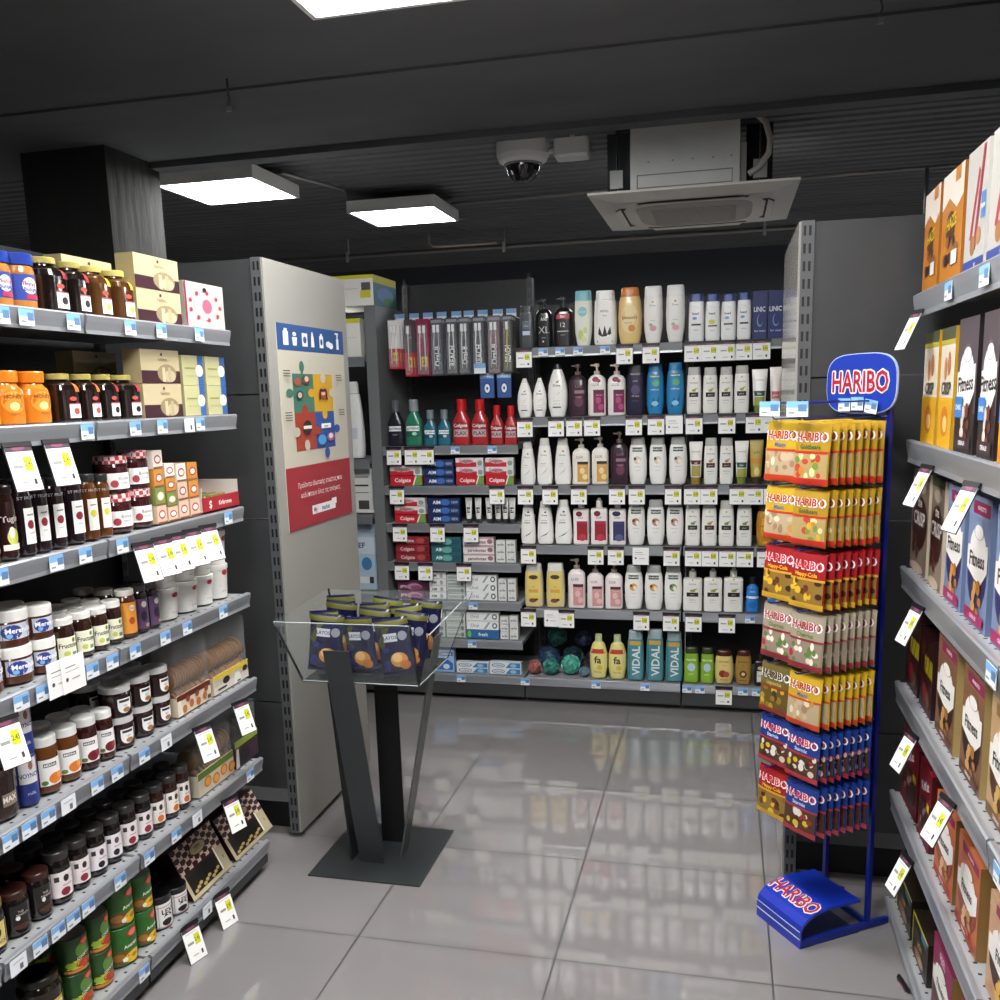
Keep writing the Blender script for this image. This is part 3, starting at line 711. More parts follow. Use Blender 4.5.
 'mw_black': ('mouthwash_bottle', 'mouth', '23222e', '55565c', [('r', -.85, .85, .20, .44, '15141c'), ('r', -.8, .8, .32, .43, 'eef0f2'), ('t', 'LISTERINE', 0, .375, .045, '1d2030', True), ('t', 'total', 0, .25, .04, 'c8b8e8')], 'near black mouthwash bottle', 'mouthwash'),
 'mw_green': ('mouthwash_bottle', 'mouth', '2d7a62', '8b9496', [('r', -.85, .85, .20, .44, '1f5a48'), ('r', -.8, .8, .32, .43, 'eef4f0'), ('t', 'LISTERINE', 0, .375, .045, '1d4030', True), ('e', .2, .26, .3, .04, 'a8e0c0')], 'green mouthwash bottle', 'mouthwash'),
 'mw_teal': ('mouthwash_bottle', 'mouth', '2c6a80', '788488', [('r', -.85, .85, .20, .44, '1c4a5c'), ('r', -.8, .8, .32, .43, 'eef4f4'), ('t', 'LISTERINE', 0, .375, .05, '1d3040', True), ('e', .2, .26, .3, .04, 'a8d0e0')], 'small teal blue mouthwash bottle', 'mouthwash'),
 'mw_red': ('mouthwash_bottle', 'mouth', 'b02a30', 'c41c22', [('r', -.85, .85, .18, .50, '8f1d26'), ('r', -.8, .8, .18, .34, 'b9a8ac'), ('t', 'Colgate', 0, .43, .07, 'f6f0f0', True), ('t', 'PLAX', 0, .26, .08, '5c1a22', True)], 'red mouthwash bottle with red cap', 'mouthwash'),
}
def get_bottle(kind, w_, h):
    key = (kind, round(w_ * 250), round(h * 250))
    if key not in PROTO:
        n, sh, body, cap, art, de, ca = K[kind]
        W, H = round(w_ * 250) / 250, round(h * 250) / 250
        if sh == 'box':
            b = MB(); b.box(-W/2, W/2, -.025, .025, 0, H, mat(body, .4)); b.art(art, W, H, flat(-.025))
            proto(key, n, [('carton', b.mesh(n), [])])
        else:
            bottle(key, n, sh, W, H, body, cap, art, .62 if sh in ('leaf', 'wave', 'slab', 'oval', 'invert') else .7)
    return key
ROWN = ['top', 'second', 'third', 'fourth', 'fifth', 'bottom']
def back_goods(row, z, items, yf=4.572):
    for kind, x0, x1, top in items:
        xa = solve((0, yf, z), 0, x0, 'u'); xb = solve((0, yf, z), 0, x1, 'u')
        wd = (xb - xa) * .97
        zt = solve((xa, yf, 0), 2, top, 'v')
        k = get_bottle(kind, wd, zt - z)
        n, sh, body, cap, art, de, ca = K[kind]
        dep = {'box': .025}.get(sh, wd * (.31 if sh in ('leaf', 'wave', 'slab', 'oval', 'invert') else .35))
        o = spawn(k, ((xa + xb) / 2, yf + dep + .004, z + .0005), R_.uniform(-.06, .06) if sh != 'box' else 0)
        reg(o, de, 'on the %s back shelf' % row, x0, ca, n.replace('_', ' ') + 's on the back shelves')
def c1(l): return [(k, 500 + a * .3, 500 + b_ * .3, 270 + t * .3) for k, a, b_, t in l]
def c2(l): return [(k, 500 + a * .3, 500 + b_ * .3, 480 + t * .3) for k, a, b_, t in l]
back_goods('top', BZ[0], c1([('grey_shampoo', 64, 113, 120), ('axe', 118, 172, 96), ('axe_red', 177, 242, 92), ('teal_cap', 246, 307, 70), ('ultra', 310, 388, 70), ('johnson', 391, 472, 60),
    ('dove_pink', 476, 543, 53), ('dove_pink', 549, 618, 50), ('headsh', 627, 681, 80), ('headsh_lemon', 682, 734, 80), ('headsh', 736, 786, 78), ('headsh', 788, 838, 74), ('navybox', 841, 889, 70), ('navybox', 892, 944, 68), ('navybox', 950, 1000, 68)]))
back_goods('second', BZ[1], c1([('dove_s', 56, 106, 362), ('dove_s', 108, 154, 362), ('dove_l', 156, 225, 316), ('lux_dark', 229, 287, 314), ('lux_mag', 291, 352, 312), ('lux_mag', 357, 418, 312), ('navy_flip', 421, 481, 318),
    ('palm_blue', 486, 547, 315), ('palm_blue', 552, 614, 308), ('pant_lime', 621, 671, 325), ('pant_lime', 675, 724, 325), ('pant_lime', 728, 777, 323), ('pant_lime', 780, 830, 320), ('tube_green', 837, 892, 330), ('tube_pink', 896, 940, 324), ('tube_gold', 946, 990, 355)]))
back_goods('third', BZ[2], c1([('dove_w', 66, 117, 575), ('dove_w', 120, 175, 562), ('dove_w', 180, 236, 562), ('lux_gold', 239, 299, 562), ('lux_gold', 303, 362, 560), ('lux_dark', 367, 426, 542), ('palm_mac', 428, 489, 560), ('palm_mac', 495, 555, 560), ('palm_mac', 561, 624, 558),
    ('tube_tan', 629, 675, 572), ('pant_tan', 678, 725, 560), ('pant_tan', 730, 778, 560), ('tube_green', 781, 828, 570), ('tube_gold', 830, 877, 568), ('tube_gold', 882, 925, 596)]))
back_goods('fourth', BZ[3], c2([('dove_k', 67, 118, 72), ('dove_k', 121, 178, 70), ('dove_k', 181, 239, 68), ('lux_pom', 242, 297, 66), ('lux_pom', 300, 358, 62), ('lux_berry', 362, 419, 66), ('palm_nut', 422, 484, 68), ('palm_nut', 487, 549, 68), ('palm_nut', 552, 612, 68),
    ('pant_green', 616, 667, 72), ('pant_tan', 670, 723, 72), ('pant_green', 728, 780, 70), ('pant_green', 787, 840, 70), ('orange_round', 853, 917, 84)]))
back_goods('fifth', BZ[4], c2([('petit', 81, 143, 282), ('petit', 152, 215, 280), ('lux_rose', 225, 283, 266), ('lux_rose', 288, 345, 280), ('lux_rose', 349, 408, 280), ('palm_org', 413, 476, 288), ('palm_org', 480, 543, 288), ('palm_olive', 546, 607, 286),
    ('pant_wide', 609, 673, 300), ('pant_wide', 677, 740, 300), ('pant_wide', 744, 810, 298), ('blue_small', 818, 863, 325), ('blue_small', 888, 930, 325)]))
back_goods('bottom', BZ[5], c2([('fa', 297, 357, 520), ('fa', 359, 420, 522), ('vidal', 422, 480, 505), ('vidal', 485, 545, 503), ('vidal', 550, 608, 510), ('green_gel', 613, 662, 560), ('green_gel', 667, 713, 562), ('botanic', 714, 778, 572), ('botanic_d', 782, 840, 572), ('black_white', 848, 887, 583), ('black_white', 905, 945, 583)]))
# loofah sponges
def loofah_proto(key, col, rad):
    b = MB()
    rr = random.Random(int(col, 16) % 1000)
    b.ball((0, 0, rad), rad * .86, mat(col, .5), 16)
    for k in range(90):
        a, q = rr.uniform(0, 6.28), rr.uniform(-1, 1)
        s_ = math.sqrt(1 - q * q)
        c = Vector((s_ * math.cos(a), s_ * math.sin(a), q))
        t = c.orthogonal().normalized(); t.rotate(Matrix.Rotation(rr.uniform(0, 6.28), 3, c)); u = c.cross(t)
        ce = Vector((0, 0, rad)) + c * rad * .82
        L_, H_ = rad * .34, rad * .2
        vs = []
        for i in range(5):
            f = i / 4 - .5
            wob = math.sin(i * 2.1 + k) * rad * .05
            p = ce + t * f * 2 * L_ + u * wob
            vs += [p, p + c * H_ * (1 - (2 * f) ** 2 * .7) + u * wob]
        b.add(vs, [(2 * i, 2 * i + 2, 2 * i + 3, 2 * i + 1) for i in range(4)], mat(col, .5), True)
    proto(key, 'bath_sponge', [('mesh_ball', b.mesh('sponge_mesh'), [])])
for i, (x, dy, dz, rad, col, de) in enumerate(((-.955, .05, 0, .036, 'b06a64', 'dusty pink mesh bath sponge'), (-.868, .05, 0, .043, '3f8c80', 'small teal mesh bath sponge'), (-.767, .07, 0, .051, '5bb8a6', 'large mint mesh bath sponge'), (-.692, .035, 0, .026, '70899a', 'pale grey blue mesh bath sponge'),
    (-.90, .165, 0, .062, '34506e', 'blue mesh bath sponge'), (-.775, .19, 0, .058, '2a4a52', 'dark blue green mesh bath sponge'), (-.65, .185, 0, .055, '43304a', 'purple mesh bath sponge'),
    (-.855, .185, .118, .052, '2a655d', 'dark teal mesh bath sponge on top of the pile'), (-.72, .20, .112, .044, '2c3450', 'navy mesh bath sponge on top of the pile'))):
    loofah_proto(('loofah', i), col, rad)
    o = spawn(('loofah', i), (x, 4.572 + dy, BZ[5] + dz), .7 * i)
    reg(o, de, 'on the bottom back shelf', x, 'bath sponge', 'mesh bath sponges on the bottom back shelf')

# ---------------- price cards and rail labels
def card_protos():
    for key, cw, ch in (('tag', .078, .088), ('tagL', .062, .105)):
        b = MB(); b.box(-cw/2 - .003, cw/2 + .003, -.002, .004, -.006, .005, M_BLACK)
        b.box(-cw/2 - .002, cw/2 + .002, .002, .003, -ch - .002, -.01, M_BLACK)
        c = MB(); c.box(-cw/2, cw/2, .0, .0015, -ch, -.004, mat('f4f4f2', .5))
        c.art([('r', -1, 1, -.16, 0, '4a3b46'), ('e', 0, -.08, .5, .06, '8c4a68'), ('r', .1, .72, -.58, -.28, 'd3d42a'), ('r', -.75, -.05, -.52, -.45, '9a9a96'), ('t', '2.45', .42, -.43, .11, '6a7020', True, 0, .3),
               ('r', .45, .65, -.88, -.76, '3c3c3c'), ('r', -.5, .1, -.84, -.81, 'a8a8a4'), ('r', -.75, .6, -.22, -.20, 'c8c8c4')], cw, ch, flat(0))
        proto(key, 'price_card', [('holder', b.mesh('card_holder'), []), ('card', c.mesh('card'), [])])
    b = MB(); b.box(-.04, .04, 0, .0012, -.085, .0, mat('f4f4f2', .5))
    b.art([('r', -.7, .2, -.3, -.27, '8a8a88'), ('r', -.7, .5, -.42, -.4, 'a8a8a6'), ('e', -.6, -.62, .12, .06, '4a4a4a'), ('r', -.2, .5, -.66, -.62, 'b0b0ae')], .08, .085, flat(0))
    proto('plain', 'paper_card', [('card', b.mesh('plain_card'), [])])
    for key, lw, lh in (('lab', .046, .036), ('labw', .07, .04), ('labp', .05, .038)):
        b = MB(); b.box(-lw/2, lw/2, 0, .001, -lh, 0, mat('e9edf2', .5))
        if key != 'labp': b.art([('r', -1, 1, -.42, 0, '7fb4ea'), ('r', .1, .9, -.66, -.2, '5b7fa8'), ('r', -.8, -.2, -.8, -.7, '8a8a90')], lw, lh, flat(0))
        else: b.art([('r', .1, .5, -.85, -.5, '6a6a6c'), ('r', -.7, .6, -.3, -.24, 'b4b4b6')], lw, lh, flat(0))
        proto(key, 'shelf_label', [('label_strip', b.mesh('label_strip'), [])])
card_protos()
def back_tags(row, z, us, y=4.541, org=500, sc=.3, kind='tag', dz=-.006, where='below the %s back shelf', desc='white price card with green square'):
    for u in us:
        x = solve((0, y, z - .05), 0, org + u * sc, 'u')
        o = spawn(kind, (x, y, z + dz), 0, rx=-.04)
        reg(o, desc if kind != 'plain' else 'plain white paper card', where % row, x, 'price card', 'price cards on the back shelves')
back_tags('top', BZ[0], (80, 415, 503, 643, 700, 757, 812, 872, 970))
back_tags('second', BZ[1], (83, 187, 247, 307, 446, 520, 647, 756, 848, 905)); back_tags('second', BZ[1], (581,), kind='plain')
back_tags('third', BZ[2], (85, 167, 263, 390, 456, 577, 641, 697, 793, 849, 908))
back_tags('fourth', BZ[3], (95, 319, 386, 572, 644, 700, 758, 816, 885)); back_tags('fourth', BZ[3], (469,), kind='plain')
back_tags('fifth', BZ[4], (95, 222, 471, 570, 645, 756)); back_tags('fifth', BZ[4], (173,), kind='plain')
back_tags('bottom', BZ[5], (746,))
DROW = ['first', 'second', 'third', 'fourth', 'fifth', 'sixth', 'lowest']
for i, us in enumerate(((394, 412, 426.5), (397, 497), (400, 437.5, 471), (402, 425.5, 464), (403.5, 435))):
    back_tags(DROW[i], AZ[i], us, org=0, sc=1, where='below the %s dental shelf')
def back_labels(z, us, where, kind='lab', y=4.5425):
    for u in us:
        x = solve((0, y, z), 0, u, 'u')
        o = spawn(kind, (x, y, z - .006), 0, rx=-.04)
        reg(o, 'small blue and white shelf label', where, x, 'shelf label', 'shelf labels on the back rails')
back_labels(BZ[0], (543, 560, 578, 605), 'on the top back rail')
back_labels(AZ[0], (455, 492), 'on the first dental rail')
back_labels(AZ[4], (473,), 'on the fifth dental rail')
back_labels(AZ[5], (472,), 'on the sixth dental rail')
back_labels(BZ[5], (461, 525, 596, 645, 687, 700, 743, 757), 'on the bottom back rail')
back_labels(BZ[4], (750,), 'on the fifth back rail')

# ---------------- dental shelf goods
def carton(key, name, w_, h, d_, face, art=(), side=None, topart=None, top=None):
    b = MB(); b.box(-w_/2, w_/2, -d_/2, d_/2, 0, h, mat(face, .4), mat(top, .4) if top else None)
    if side:
        b.add([(w_/2 + .0003, -d_/2, 0), (w_/2 + .0003, d_/2, 0), (w_/2 + .0003, d_/2, h), (w_/2 + .0003, -d_/2, h)], [(0, 1, 2, 3)], mat(side, .4))
        b.add([(-w_/2 - .0003, -d_/2, 0), (-w_/2 - .0003, -d_/2, h), (-w_/2 - .0003, d_/2, h), (-w_/2 - .0003, d_/2, 0)], [(0, 1, 2, 3)], mat(side, .4))
    b.art(list(art), w_, h, flat(-d_/2))
    proto(key, name, [('carton', b.mesh(name), [])])
PASTE = {
 'red_w': ('e8dcdc', [('r', -1, .5, 0, .5, 'c02030'), ('e', -.2, .6, .5, .25, 'b8a8ac'), ('t', 'Colgate', -.3, .68, .34, 'b01c2c', True, 0, .5), ('r', .55, 1, 0, 1, 'd8d8d8'), ('e', .75, .4, .18, .3, '8a9a8a')], 'white and red toothpaste box'),
 'red': ('c41f2c', [('t', 'Colgate', -.2, .55, .42, 'f8f0f0', True, 0, .55), ('p', [(.45, 0), (.65, 1), (1, 1), (1, 0)], '6a9a4c'), ('p', [(.4, 0), (.6, 1), (.68, 1), (.48, 0)], 'f0ece0')], 'solid red toothpaste box'),
 'navy': ('1e2f5e', [('t', 'AIM', -.45, .5, .42, 'f0f4fa', True, 0, .3), ('e', .1, .5, .3, .4, '3d6ab4'), ('r', .45, .95, .2, .8, '31456e'), ('t', 'NEW', .7, .5, .3, 'c8d4ea', False, 0, .2)], 'navy toothpaste box'),
 'dkred': ('8c2630', [('t', 'Colgate', -.3, .5, .42, 'e8d0d0', True, 0, .5), ('e', .5, .5, .25, .35, 'b04a4a'), ('r', .75, .95, .2, .8, '5c1a22')], 'dark red toothpaste box'),
 'teal': ('2f6a70', [('t', 'AIM', -.45, .5, .42, 'e0f4f0', True, 0, .3), ('e', .05, .45, .35, .4, '69a89c'), ('r', .4, .95, .15, .85, '2a4f60')], 'teal toothpaste box'),
 'para': ('e9e2e0', [('t', 'parodontax', -.1, .45, .4, '5c2a3c', True, 0, .6), ('r', -1, 1, .82, 1, 'c8a0a4'), ('e', .75, .5, .18, .3, '9a6a7a')], 'white gum care toothpaste box'),
 'purple': ('6a3450', [('e', .1, .4, .5, .4, 'b88aa4'), ('e', .2, .3, .35, .3, '8c4a6a'), ('r', .7, 1, 0, 1, '4a2440'), ('t', 'pro', -.6, .5, .4, 'f0e0ea', True, 0, .2)], 'purple toothpaste box'),
 'white': ('e3e4e2', [('t', 'AIM', -.45, .5, .4, '2c3038', True, 0, .3), ('e', .45, .5, .2, .35, 'a0a4a8'), ('r', -.9, .9, .05, .12, 'b0b0ae')], 'white toothpaste box with black letters'),
 'silver': ('c7ccc8', [('r', -.9, .5, .3, .7, '9aa4a0'), ('e', .7, .5, .18, .35, '6a7470'), ('r', -.9, .9, .05, .12, '8c9490')], 'silver grey toothpaste box'),
 'oral': ('e9ebea', [('t', 'Oral', -.5, .5, .4, '6a7074', False, 0, .3), ('p', [(.05, .1), (.35, .9), (.5, .9), (.2, .1)], '9aa0a4'), ('e', .75, .5, .16, .35, '5a6064'), ('e', .75, .5, .08, .18, 'e9ebea')], 'white toothpaste box with grey swoosh'),
 'oralb': ('2f6aa0', [('e', -.85, .5, .12, .4, '6acb4a'), ('t', 'fresh', 0, .5, .4, 'f0f8ff', True, 0, .4)], 'blue toothpaste box with green dot'),
 'cube': ('dcdcd8', [('r', -.7, .7, .3, .5, '8c9090'), ('p', [(-.6, .1), (0, .6), (.6, .9), (.2, .5)], 'b8bcbc')], 'small square white box end'),
 'corega': ('dfe6ec', [('e', -.45, .5, .42, .36, '2c4a6a'), ('e', -.45, .5, .36, .28, 'e8eef2'), ('t', 'COREGA', -.45, .5, .26, '2c4a6a', True, 0, .28), ('p', [(.0, .1), (.3, .95), (.95, .95), (.95, .1)], '3a7ab0'), ('e', .5, .5, .2, .3, '8fc0e0')], 'white and blue denture cream box'),
 'blister': ('9dbce0', [('r', -.5, .9, .74, .9, '2a3f6a'), ('t', 'COREGA', .2, .82, .1, 'f0f4fa', True), ('p', [(-.7, .1), (.3, .62), (.9, .4), (.9, .1)], '2f6ab4'), ('e', .3, .25, .3, .12, 'd8e8f8')], 'pale blue denture tablet pack'),
}
def stack(shelfname, z, kind, u0, u1, vtop, n, y=4.575, dep=.04, where='dental'):
    xa = solve((0, y, z), 0, u0, 'u'); xb = solve((0, y, z), 0, u1, 'u')
    zt = solve((xa, y, 0), 2, vtop, 'v')
    kinds = kind if isinstance(kind, list) else [kind] * n
    n = len(kinds)
    h = (zt - z) / n
    for i, k in enumerate(kinds):
        key = ('paste', k, round((xb - xa) * 200), round(h * 300))
        if key not in PROTO: carton(key, 'toothpaste_box' if k not in ('corega', 'blister') else 'denture_care_box', round((xb - xa) * 200) / 200 * .97, round(h * 300) / 300 * .96, dep, PASTE[k][0], PASTE[k][1])
        o = spawn(key, ((xa + xb) / 2 + R_.uniform(-.001, .001), y + dep / 2, z + h * i + .0005))
        lev = {1: '', 2: ('lower', 'upper'), 3: ('bottom', 'middle', 'top'), 4: ('bottom', 'second', 'third', 'top')}[n]
        reg(o, PASTE[k][2], 'on %s dental shelf' % shelfname + (', %s of stack' % lev[i] if lev else ''), u0, 'dental care box', 'toothpaste boxes on the dental shelves')
u8 = lambda a: 370 + a * .27; v8 = lambda a: 450 + a * .27
u7 = lambda a: 370 + a * .22; v7 = lambda a: 280 + a * .22
def dental(items, z, name, uu, vv):
    for k, a, b_, t, n in items: stack(name, z, k, uu(a), uu(b_), vv(t), n)
dental([(['red', 'red_w'], 92, 240, 845, 2), ('navy', 245, 385, 815, 3), (['red', 'red_w', 'red_w'], 392, 520, 808, 3), (['red', 'red_w', 'red_w'], 525, 656, 808, 3)], AZ[1], 'second', u7, v7)
dental([(['red', 'red_w', 'red_w'], 92, 208, 175, 3), ('navy', 215, 335, 178, 3)], AZ[2], 'third', u8, v8)
dental([('dkred', 97, 222, 318, 3), ('teal', 228, 340, 322, 3), ('para', 345, 463, 322, 3), ('cube', 468, 502, 335, 3), ('cube', 505, 540, 335, 3)], AZ[3], 'fourth', u8, v8)
dental([(['purple', 'purple'], 103, 218, 485, 2), ('white', 222, 284, 452, 4), ('silver', 287, 354, 460, 4), ('oral', 357, 473, 462, 3), ('cube', 476, 508, 478, 3), ('cube', 511, 543, 478, 3)], AZ[4], 'fifth', u8, v8)
dental([('white', 110, 170, 610, 3), ('silver', 175, 280, 600, 4), ('silver', 285, 355, 597, 4), (['oralb', 'oral', 'oral'], 358, 480, 598, 3), ('cube', 484, 515, 615, 3), ('cube', 518, 550, 615, 3)], AZ[5], 'sixth', u8, v8)
dental([('blister', 232, 314, 735, 1), ('corega', 320, 440, 785, 2), ('corega', 443, 562, 785, 2)], AZ[6], 'lowest', u8, v8)
# mouthwash row
for kind, a, b_, t in (('mw_black', 78, 152, 545), ('mw_green', 158, 236, 545), ('mw_teal', 243, 303, 592), ('mw_teal', 307, 366, 592), ('mw_red', 373, 455, 542), ('mw_red', 459, 537, 542), ('mw_red', 544, 607, 572), ('mw_red', 611, 668, 572)):
    z = AZ[0]; y = 4.575
    xa = solve((0, y, z), 0, u7(a), 'u'); xb = solve((0, y, z), 0, u7(b_), 'u')
    zt = solve((xa, y, 0), 2, v7(t), 'v'); wd = (xb - xa) * .96
    o = spawn(get_bottle(kind, wd, zt - z), ((xa + xb) / 2, y + wd * .36, z + .0005))
    reg(o, ('large ' if t < 560 else '') + K[kind][5], 'on the first dental shelf', a, 'mouthwash', 'mouthwash bottles')
# standing white toothpaste tubes
for k, a in enumerate((365, 400, 440, 473, 500, 526)):
    z, y = AZ[2], 4.58
    x = solve((0, y, z), 0, u8(a), 'u'); zt = solve((x, y, 0), 2, v8(178), 'v')
    key = 'ptube'
    if key not in PROTO:
        K['ptube'] = ('toothpaste_tube', 'tube', 'e4e4e0', '3a3a3e', [('r', -.5, .5, .4, .62, '26262a'), ('p', [(-.4, .2), (.1, .5), (.5, .9), (0, .55)], '9a9ea2'), ('t', 'CB', 0, .5, .09, 'f0f0f0', True)], 'white standing toothpaste tube', 'toothpaste')
        bottle(key, 'toothpaste_tube', 'tube', .036, zt - z, 'e4e4e0', '3a3a3e', K['ptube'][4], .7)
    o = spawn(key, (x, y + .016, z + .0005), R_.uniform(-.1, .1))
    reg(o, 'white standing toothpaste tube', 'on the third dental shelf', a, 'toothpaste tube', 'standing toothpaste tubes')
# hanging toothbrush packs, each on a peg hook of the unit
HOOK = bpy.data.objects['shelving_unit.005']
hk = MB(); hk.tube([(0, 0, 0), (0, -.27, 0), (0, -.275, .012)], .0022, M_GALV, 6); hook_me = hk.mesh('peg_hook')
tg = MB(); tg.box(-.026, .026, 0, .001, -.022, .022, mat('dfe8f0', .5)); tg.art([('r', -1, 1, 0, 1, '7ba7d4')], .052, .022, flat(0)); hooktag_me = tg.mesh('hook_tag')
def hang_pack(key, w_, h, back, low, desc, brush='d8dadc', lowt=None):
    b = MB(); b.box(-w_/2, w_/2, 0, .001, -h, 0, mat(back, .45))
    art = []
    if low: art += [('r', -1, 1, -1, -.58, low)]
    if not low: art += [('r', -.7, .7, -.92, -.5, '24262c'), ('t', key[1] % 2 and 'Oral-B' or 'REACH', 0, -.66, .10, 'e8eaec', True, HALF, 1.6), ('r', -.9, .9, -.08, -.03, '8a8e94')]
    if lowt: art += [('r', -.3, .6, -.84, -.66, 'e6c02c'), ('t', lowt, .1, -.75, .09, '3a2a10', True, 0, .4)]
    b.art(art, w_, h, flat(0))
    c = MB()
    for sx in ((-.2, .2) if w_ > .05 else (0,)):
        c.tube([(sx * w_, -.010, -h * .9), (sx * w_, -.011, -h * .45), (sx * w_ * .8, -.009, -h * .25)], .0032, mat(brush, .3), 6)
        c.box(sx * w_ * .8 - .006, sx * w_ * .8 + .006, -.016, -.009, -h * .25, -h * .12, mat('f0f2f4', .6))
    f = MB(); f.loft([(-h * .97, w_ * .43, .008, 4, 0, -.010), (-h * .55, w_ * .45, .012, 4, 0, -.010), (-h * .1, w_ * .36, .008, 4, 0, -.010)], M_FILM, 16)
    proto(key, 'toothbrush_pack', [('backing_card', b.mesh('pack_card'), []), ('toothbrush', c.mesh('toothbrush'), []), ('blister', f.mesh('pack_blister'), [])])
PACK = [(105, 55, 'd8d4d4', 'b02030', 'white and red toothbrush pack with yellow square', 'f0f0f0', '1+1'), (172, 42, '4a3a40', 'b02030', 'narrow black and red toothbrush pack', 'c8c8c8', '3'), (236, 62, '8a1f44', '7a1838', 'magenta toothbrush pack with yellow square', 'f0f0f4', '2'),
        (300, 56, '4a4654', None, 'grey violet toothbrush pack', 'b8bcc4', None), (368, 54, '3c3e44', None, 'dark grey toothbrush pack with pale brushes', 'e8eaec', None), (425, 50, '44464c', None, 'slim charcoal toothbrush pack', 'd8dadc', None),
        (490, 54, '3e4046', None, 'charcoal toothbrush pack with white lettering', 'f0f2f4', None), (560, 56, '6a5a60', None, 'rose grey toothbrush pack', 'd0b8bc', None), (622, 44, '2c2a22', None, 'black and yellow toothbrush pack', 'e0cc3c', None)]
ZH = solve((-1.3, 4.62, 0), 2, 317, 'v')
for k, (a, wu, bk, lo, de, br, lt) in enumerate(PACK):
    x = solve((0, 4.62, ZH), 0, u7(a), 'u'); wd = wu * .22 / FOC * 4.75
    hang_pack(('pack', k), wd, .285 if k else .245, bk, lo, de, br, lt)
    h_ = link('peg_hook', hook_me, HOOK, (x + 1.725, .45, ZH + .004)); link('hook_tag', hooktag_me, h_, (0, -.28, .012))
    for j in range(3):
        o = spawn(('pack', k), (x, 4.62 + .045 * j - BY + BY, ZH), 0)
        reg(o, de, ('front of its hook', 'second on its hook', 'third on its hook')[j], k, 'toothbrush', 'toothbrush packs on the peg hooks')
b = MB(); b.box(-.036, .036, 0, .012, -.125, 0, mat('2f5a9a', .4)); b.art([('r', -1, 1, -.22, -.02, '8fb4d8'), ('t', 'Oral-B', 0, -.13, .09, 'f4f8fc', True), ('e', 0, -.62, .5, .24, '1f3f78'), ('e', 0, -.62, .38, .18, 'e8ecf0'), ('e', 0, -.62, .14, .07, '1f3f78')], .072, .125, flat(0))
proto('floss', 'dental_floss_pack', [('carton', b.mesh('floss_pack'), [])])
for k, a in enumerate((531, 608)):
    z = solve((-1.1, 4.64, 0), 2, v7(420), 'v'); x = solve((0, 4.64, z), 0, u7(a), 'u')
    o = spawn('floss', (x, 4.64, z)); h_ = link('peg_hook', hook_me, HOOK, (x + 1.725, .45, z + .004))
    o['label'] = ('left', 'right')[k] + ' blue dental floss pack hanging above the red mouthwash bottles'; o['category'] = 'dental floss'; o['group'] = 'blue dental floss packs'
b = MB(); b.box(-.03, .03, 0, .001, -.05, 0, mat('dfe8f0', .5)); b.art([('r', -1, 1, -.45, 0, '7ba7d4')], .06, .05, flat(0))
o = link('shelf_label', b.mesh('hook_label'), None, (solve((0, 4.6, 1.7), 0, 480, 'u'), 4.6, solve((-1.15, 4.6, 0), 2, 363, 'v'))); o['label'] = 'blue and white label hanging beside the floss packs'; o['category'] = 'shelf label'
hk = MB(); hk.tube([(0, 0, 0), (0, .35, 0)], .002, M_GALV, 6); link('label_hook', hk.mesh('label_hook'), o, (0, .001, -.002))

# ---------------- goods left of the dental unit
def plain_box(name, loc, w_, d_, h, face, art, label, cat, sideart=None, rz=0):
    b = MB(); b.box(-w_/2, w_/2, -d_/2, d_/2, 0, h, mat(face, .5)); b.art(art, w_, h, flat(-d_/2))
    if sideart:
        k0 = len(b.v); b.art(sideart, d_, h, flat(-w_/2))
        for i in range(k0, len(b.v)):
            x, y, z = b.v[i]; b.v[i] = (-y, x, z)
    o = link(name, b.mesh(name), None, loc, rz); o['label'] = label; o['category'] = cat
    return o
plain_box('detergent_box', (-1.87, 4.72, 2.062), .28, .34, .15, 'f0efea', [('r', -1, 1, .88, 1, 'dcd83c'), ('r', .5, .9, .25, .5, 'd9d23a'), ('r', .55, .9, .5, .75, '5a5a5c'), ('r', -.9, .4, .55, .57, 'c8c8c4')],
          'white and yellow box on top of the back shelf corner', 'household box', [('r', -1, 1, .75, 1, 'b0a83c'), ('r', -1, 1, 0, .75, '3f6a7c'), ('e', 0, .4, .7, .25, '5a7ab0'), ('e', .3, .2, .5, .15, '4f7a4a')])
plain_box('detergent_box', (-1.93, 4.72, 1.812), .22, .30, .19, 'efeee8', [('r', -1, 1, .88, 1, 'dcd83c'), ('r', -.9, .8, .5, .51, 'c8c8c4')], 'white box with yellow top edge on the shelf below another', 'household box')
plain_box('cleaning_carton', (-1.93, 4.72, .997), .24, .22, .235, 'e6e6e2', [('r', -.8, .8, .8, .82, '5a5a5c'), ('r', -.8, .8, .6, .64, '3a3a3c'), ('r', -.8, .8, .45, .47, '7a7a7c'), ('r', .3, .8, .08, .28, '4a4a4c'), ('r', -.8, .1, .15, .2, '8a8a8c')], 'white carton with black print seen past the poster panel', 'household box')
plain_box('cleaning_carton', (-1.93, 4.72, .574), .24, .20, .36, 'bcd4e4', [('r', -1, 1, .55, .8, 'd8e6f0'), ('t', 'BREF', .1, .68, .08, '2a4a7a', True), ('e', .5, .4, .25, .1, '4a8ac0'), ('r', -.8, .8, .1, .2, 'f0f4f6'), ('r', .6, .8, .1, .2, '3a3a3c')], 'pale blue household carton above the wire display bin', 'household box')
K['spray'] = ('spray_bottle', 'wave', 'f4f4f4', 'e8e8e8', [('r', -.5, .5, .25, .4, 'd8dde4')], '', '')
bottle('spray', 'cleaner_bottle', 'wave', .11, .40, 'f4f4f4', 'e8e8e8', K['spray'][4])
o = spawn('spray', (-1.915, 4.66, 1.287)); o['label'] = 'tall white cleaner bottle seen beside the poster panel'; o['category'] = 'cleaner bottle'

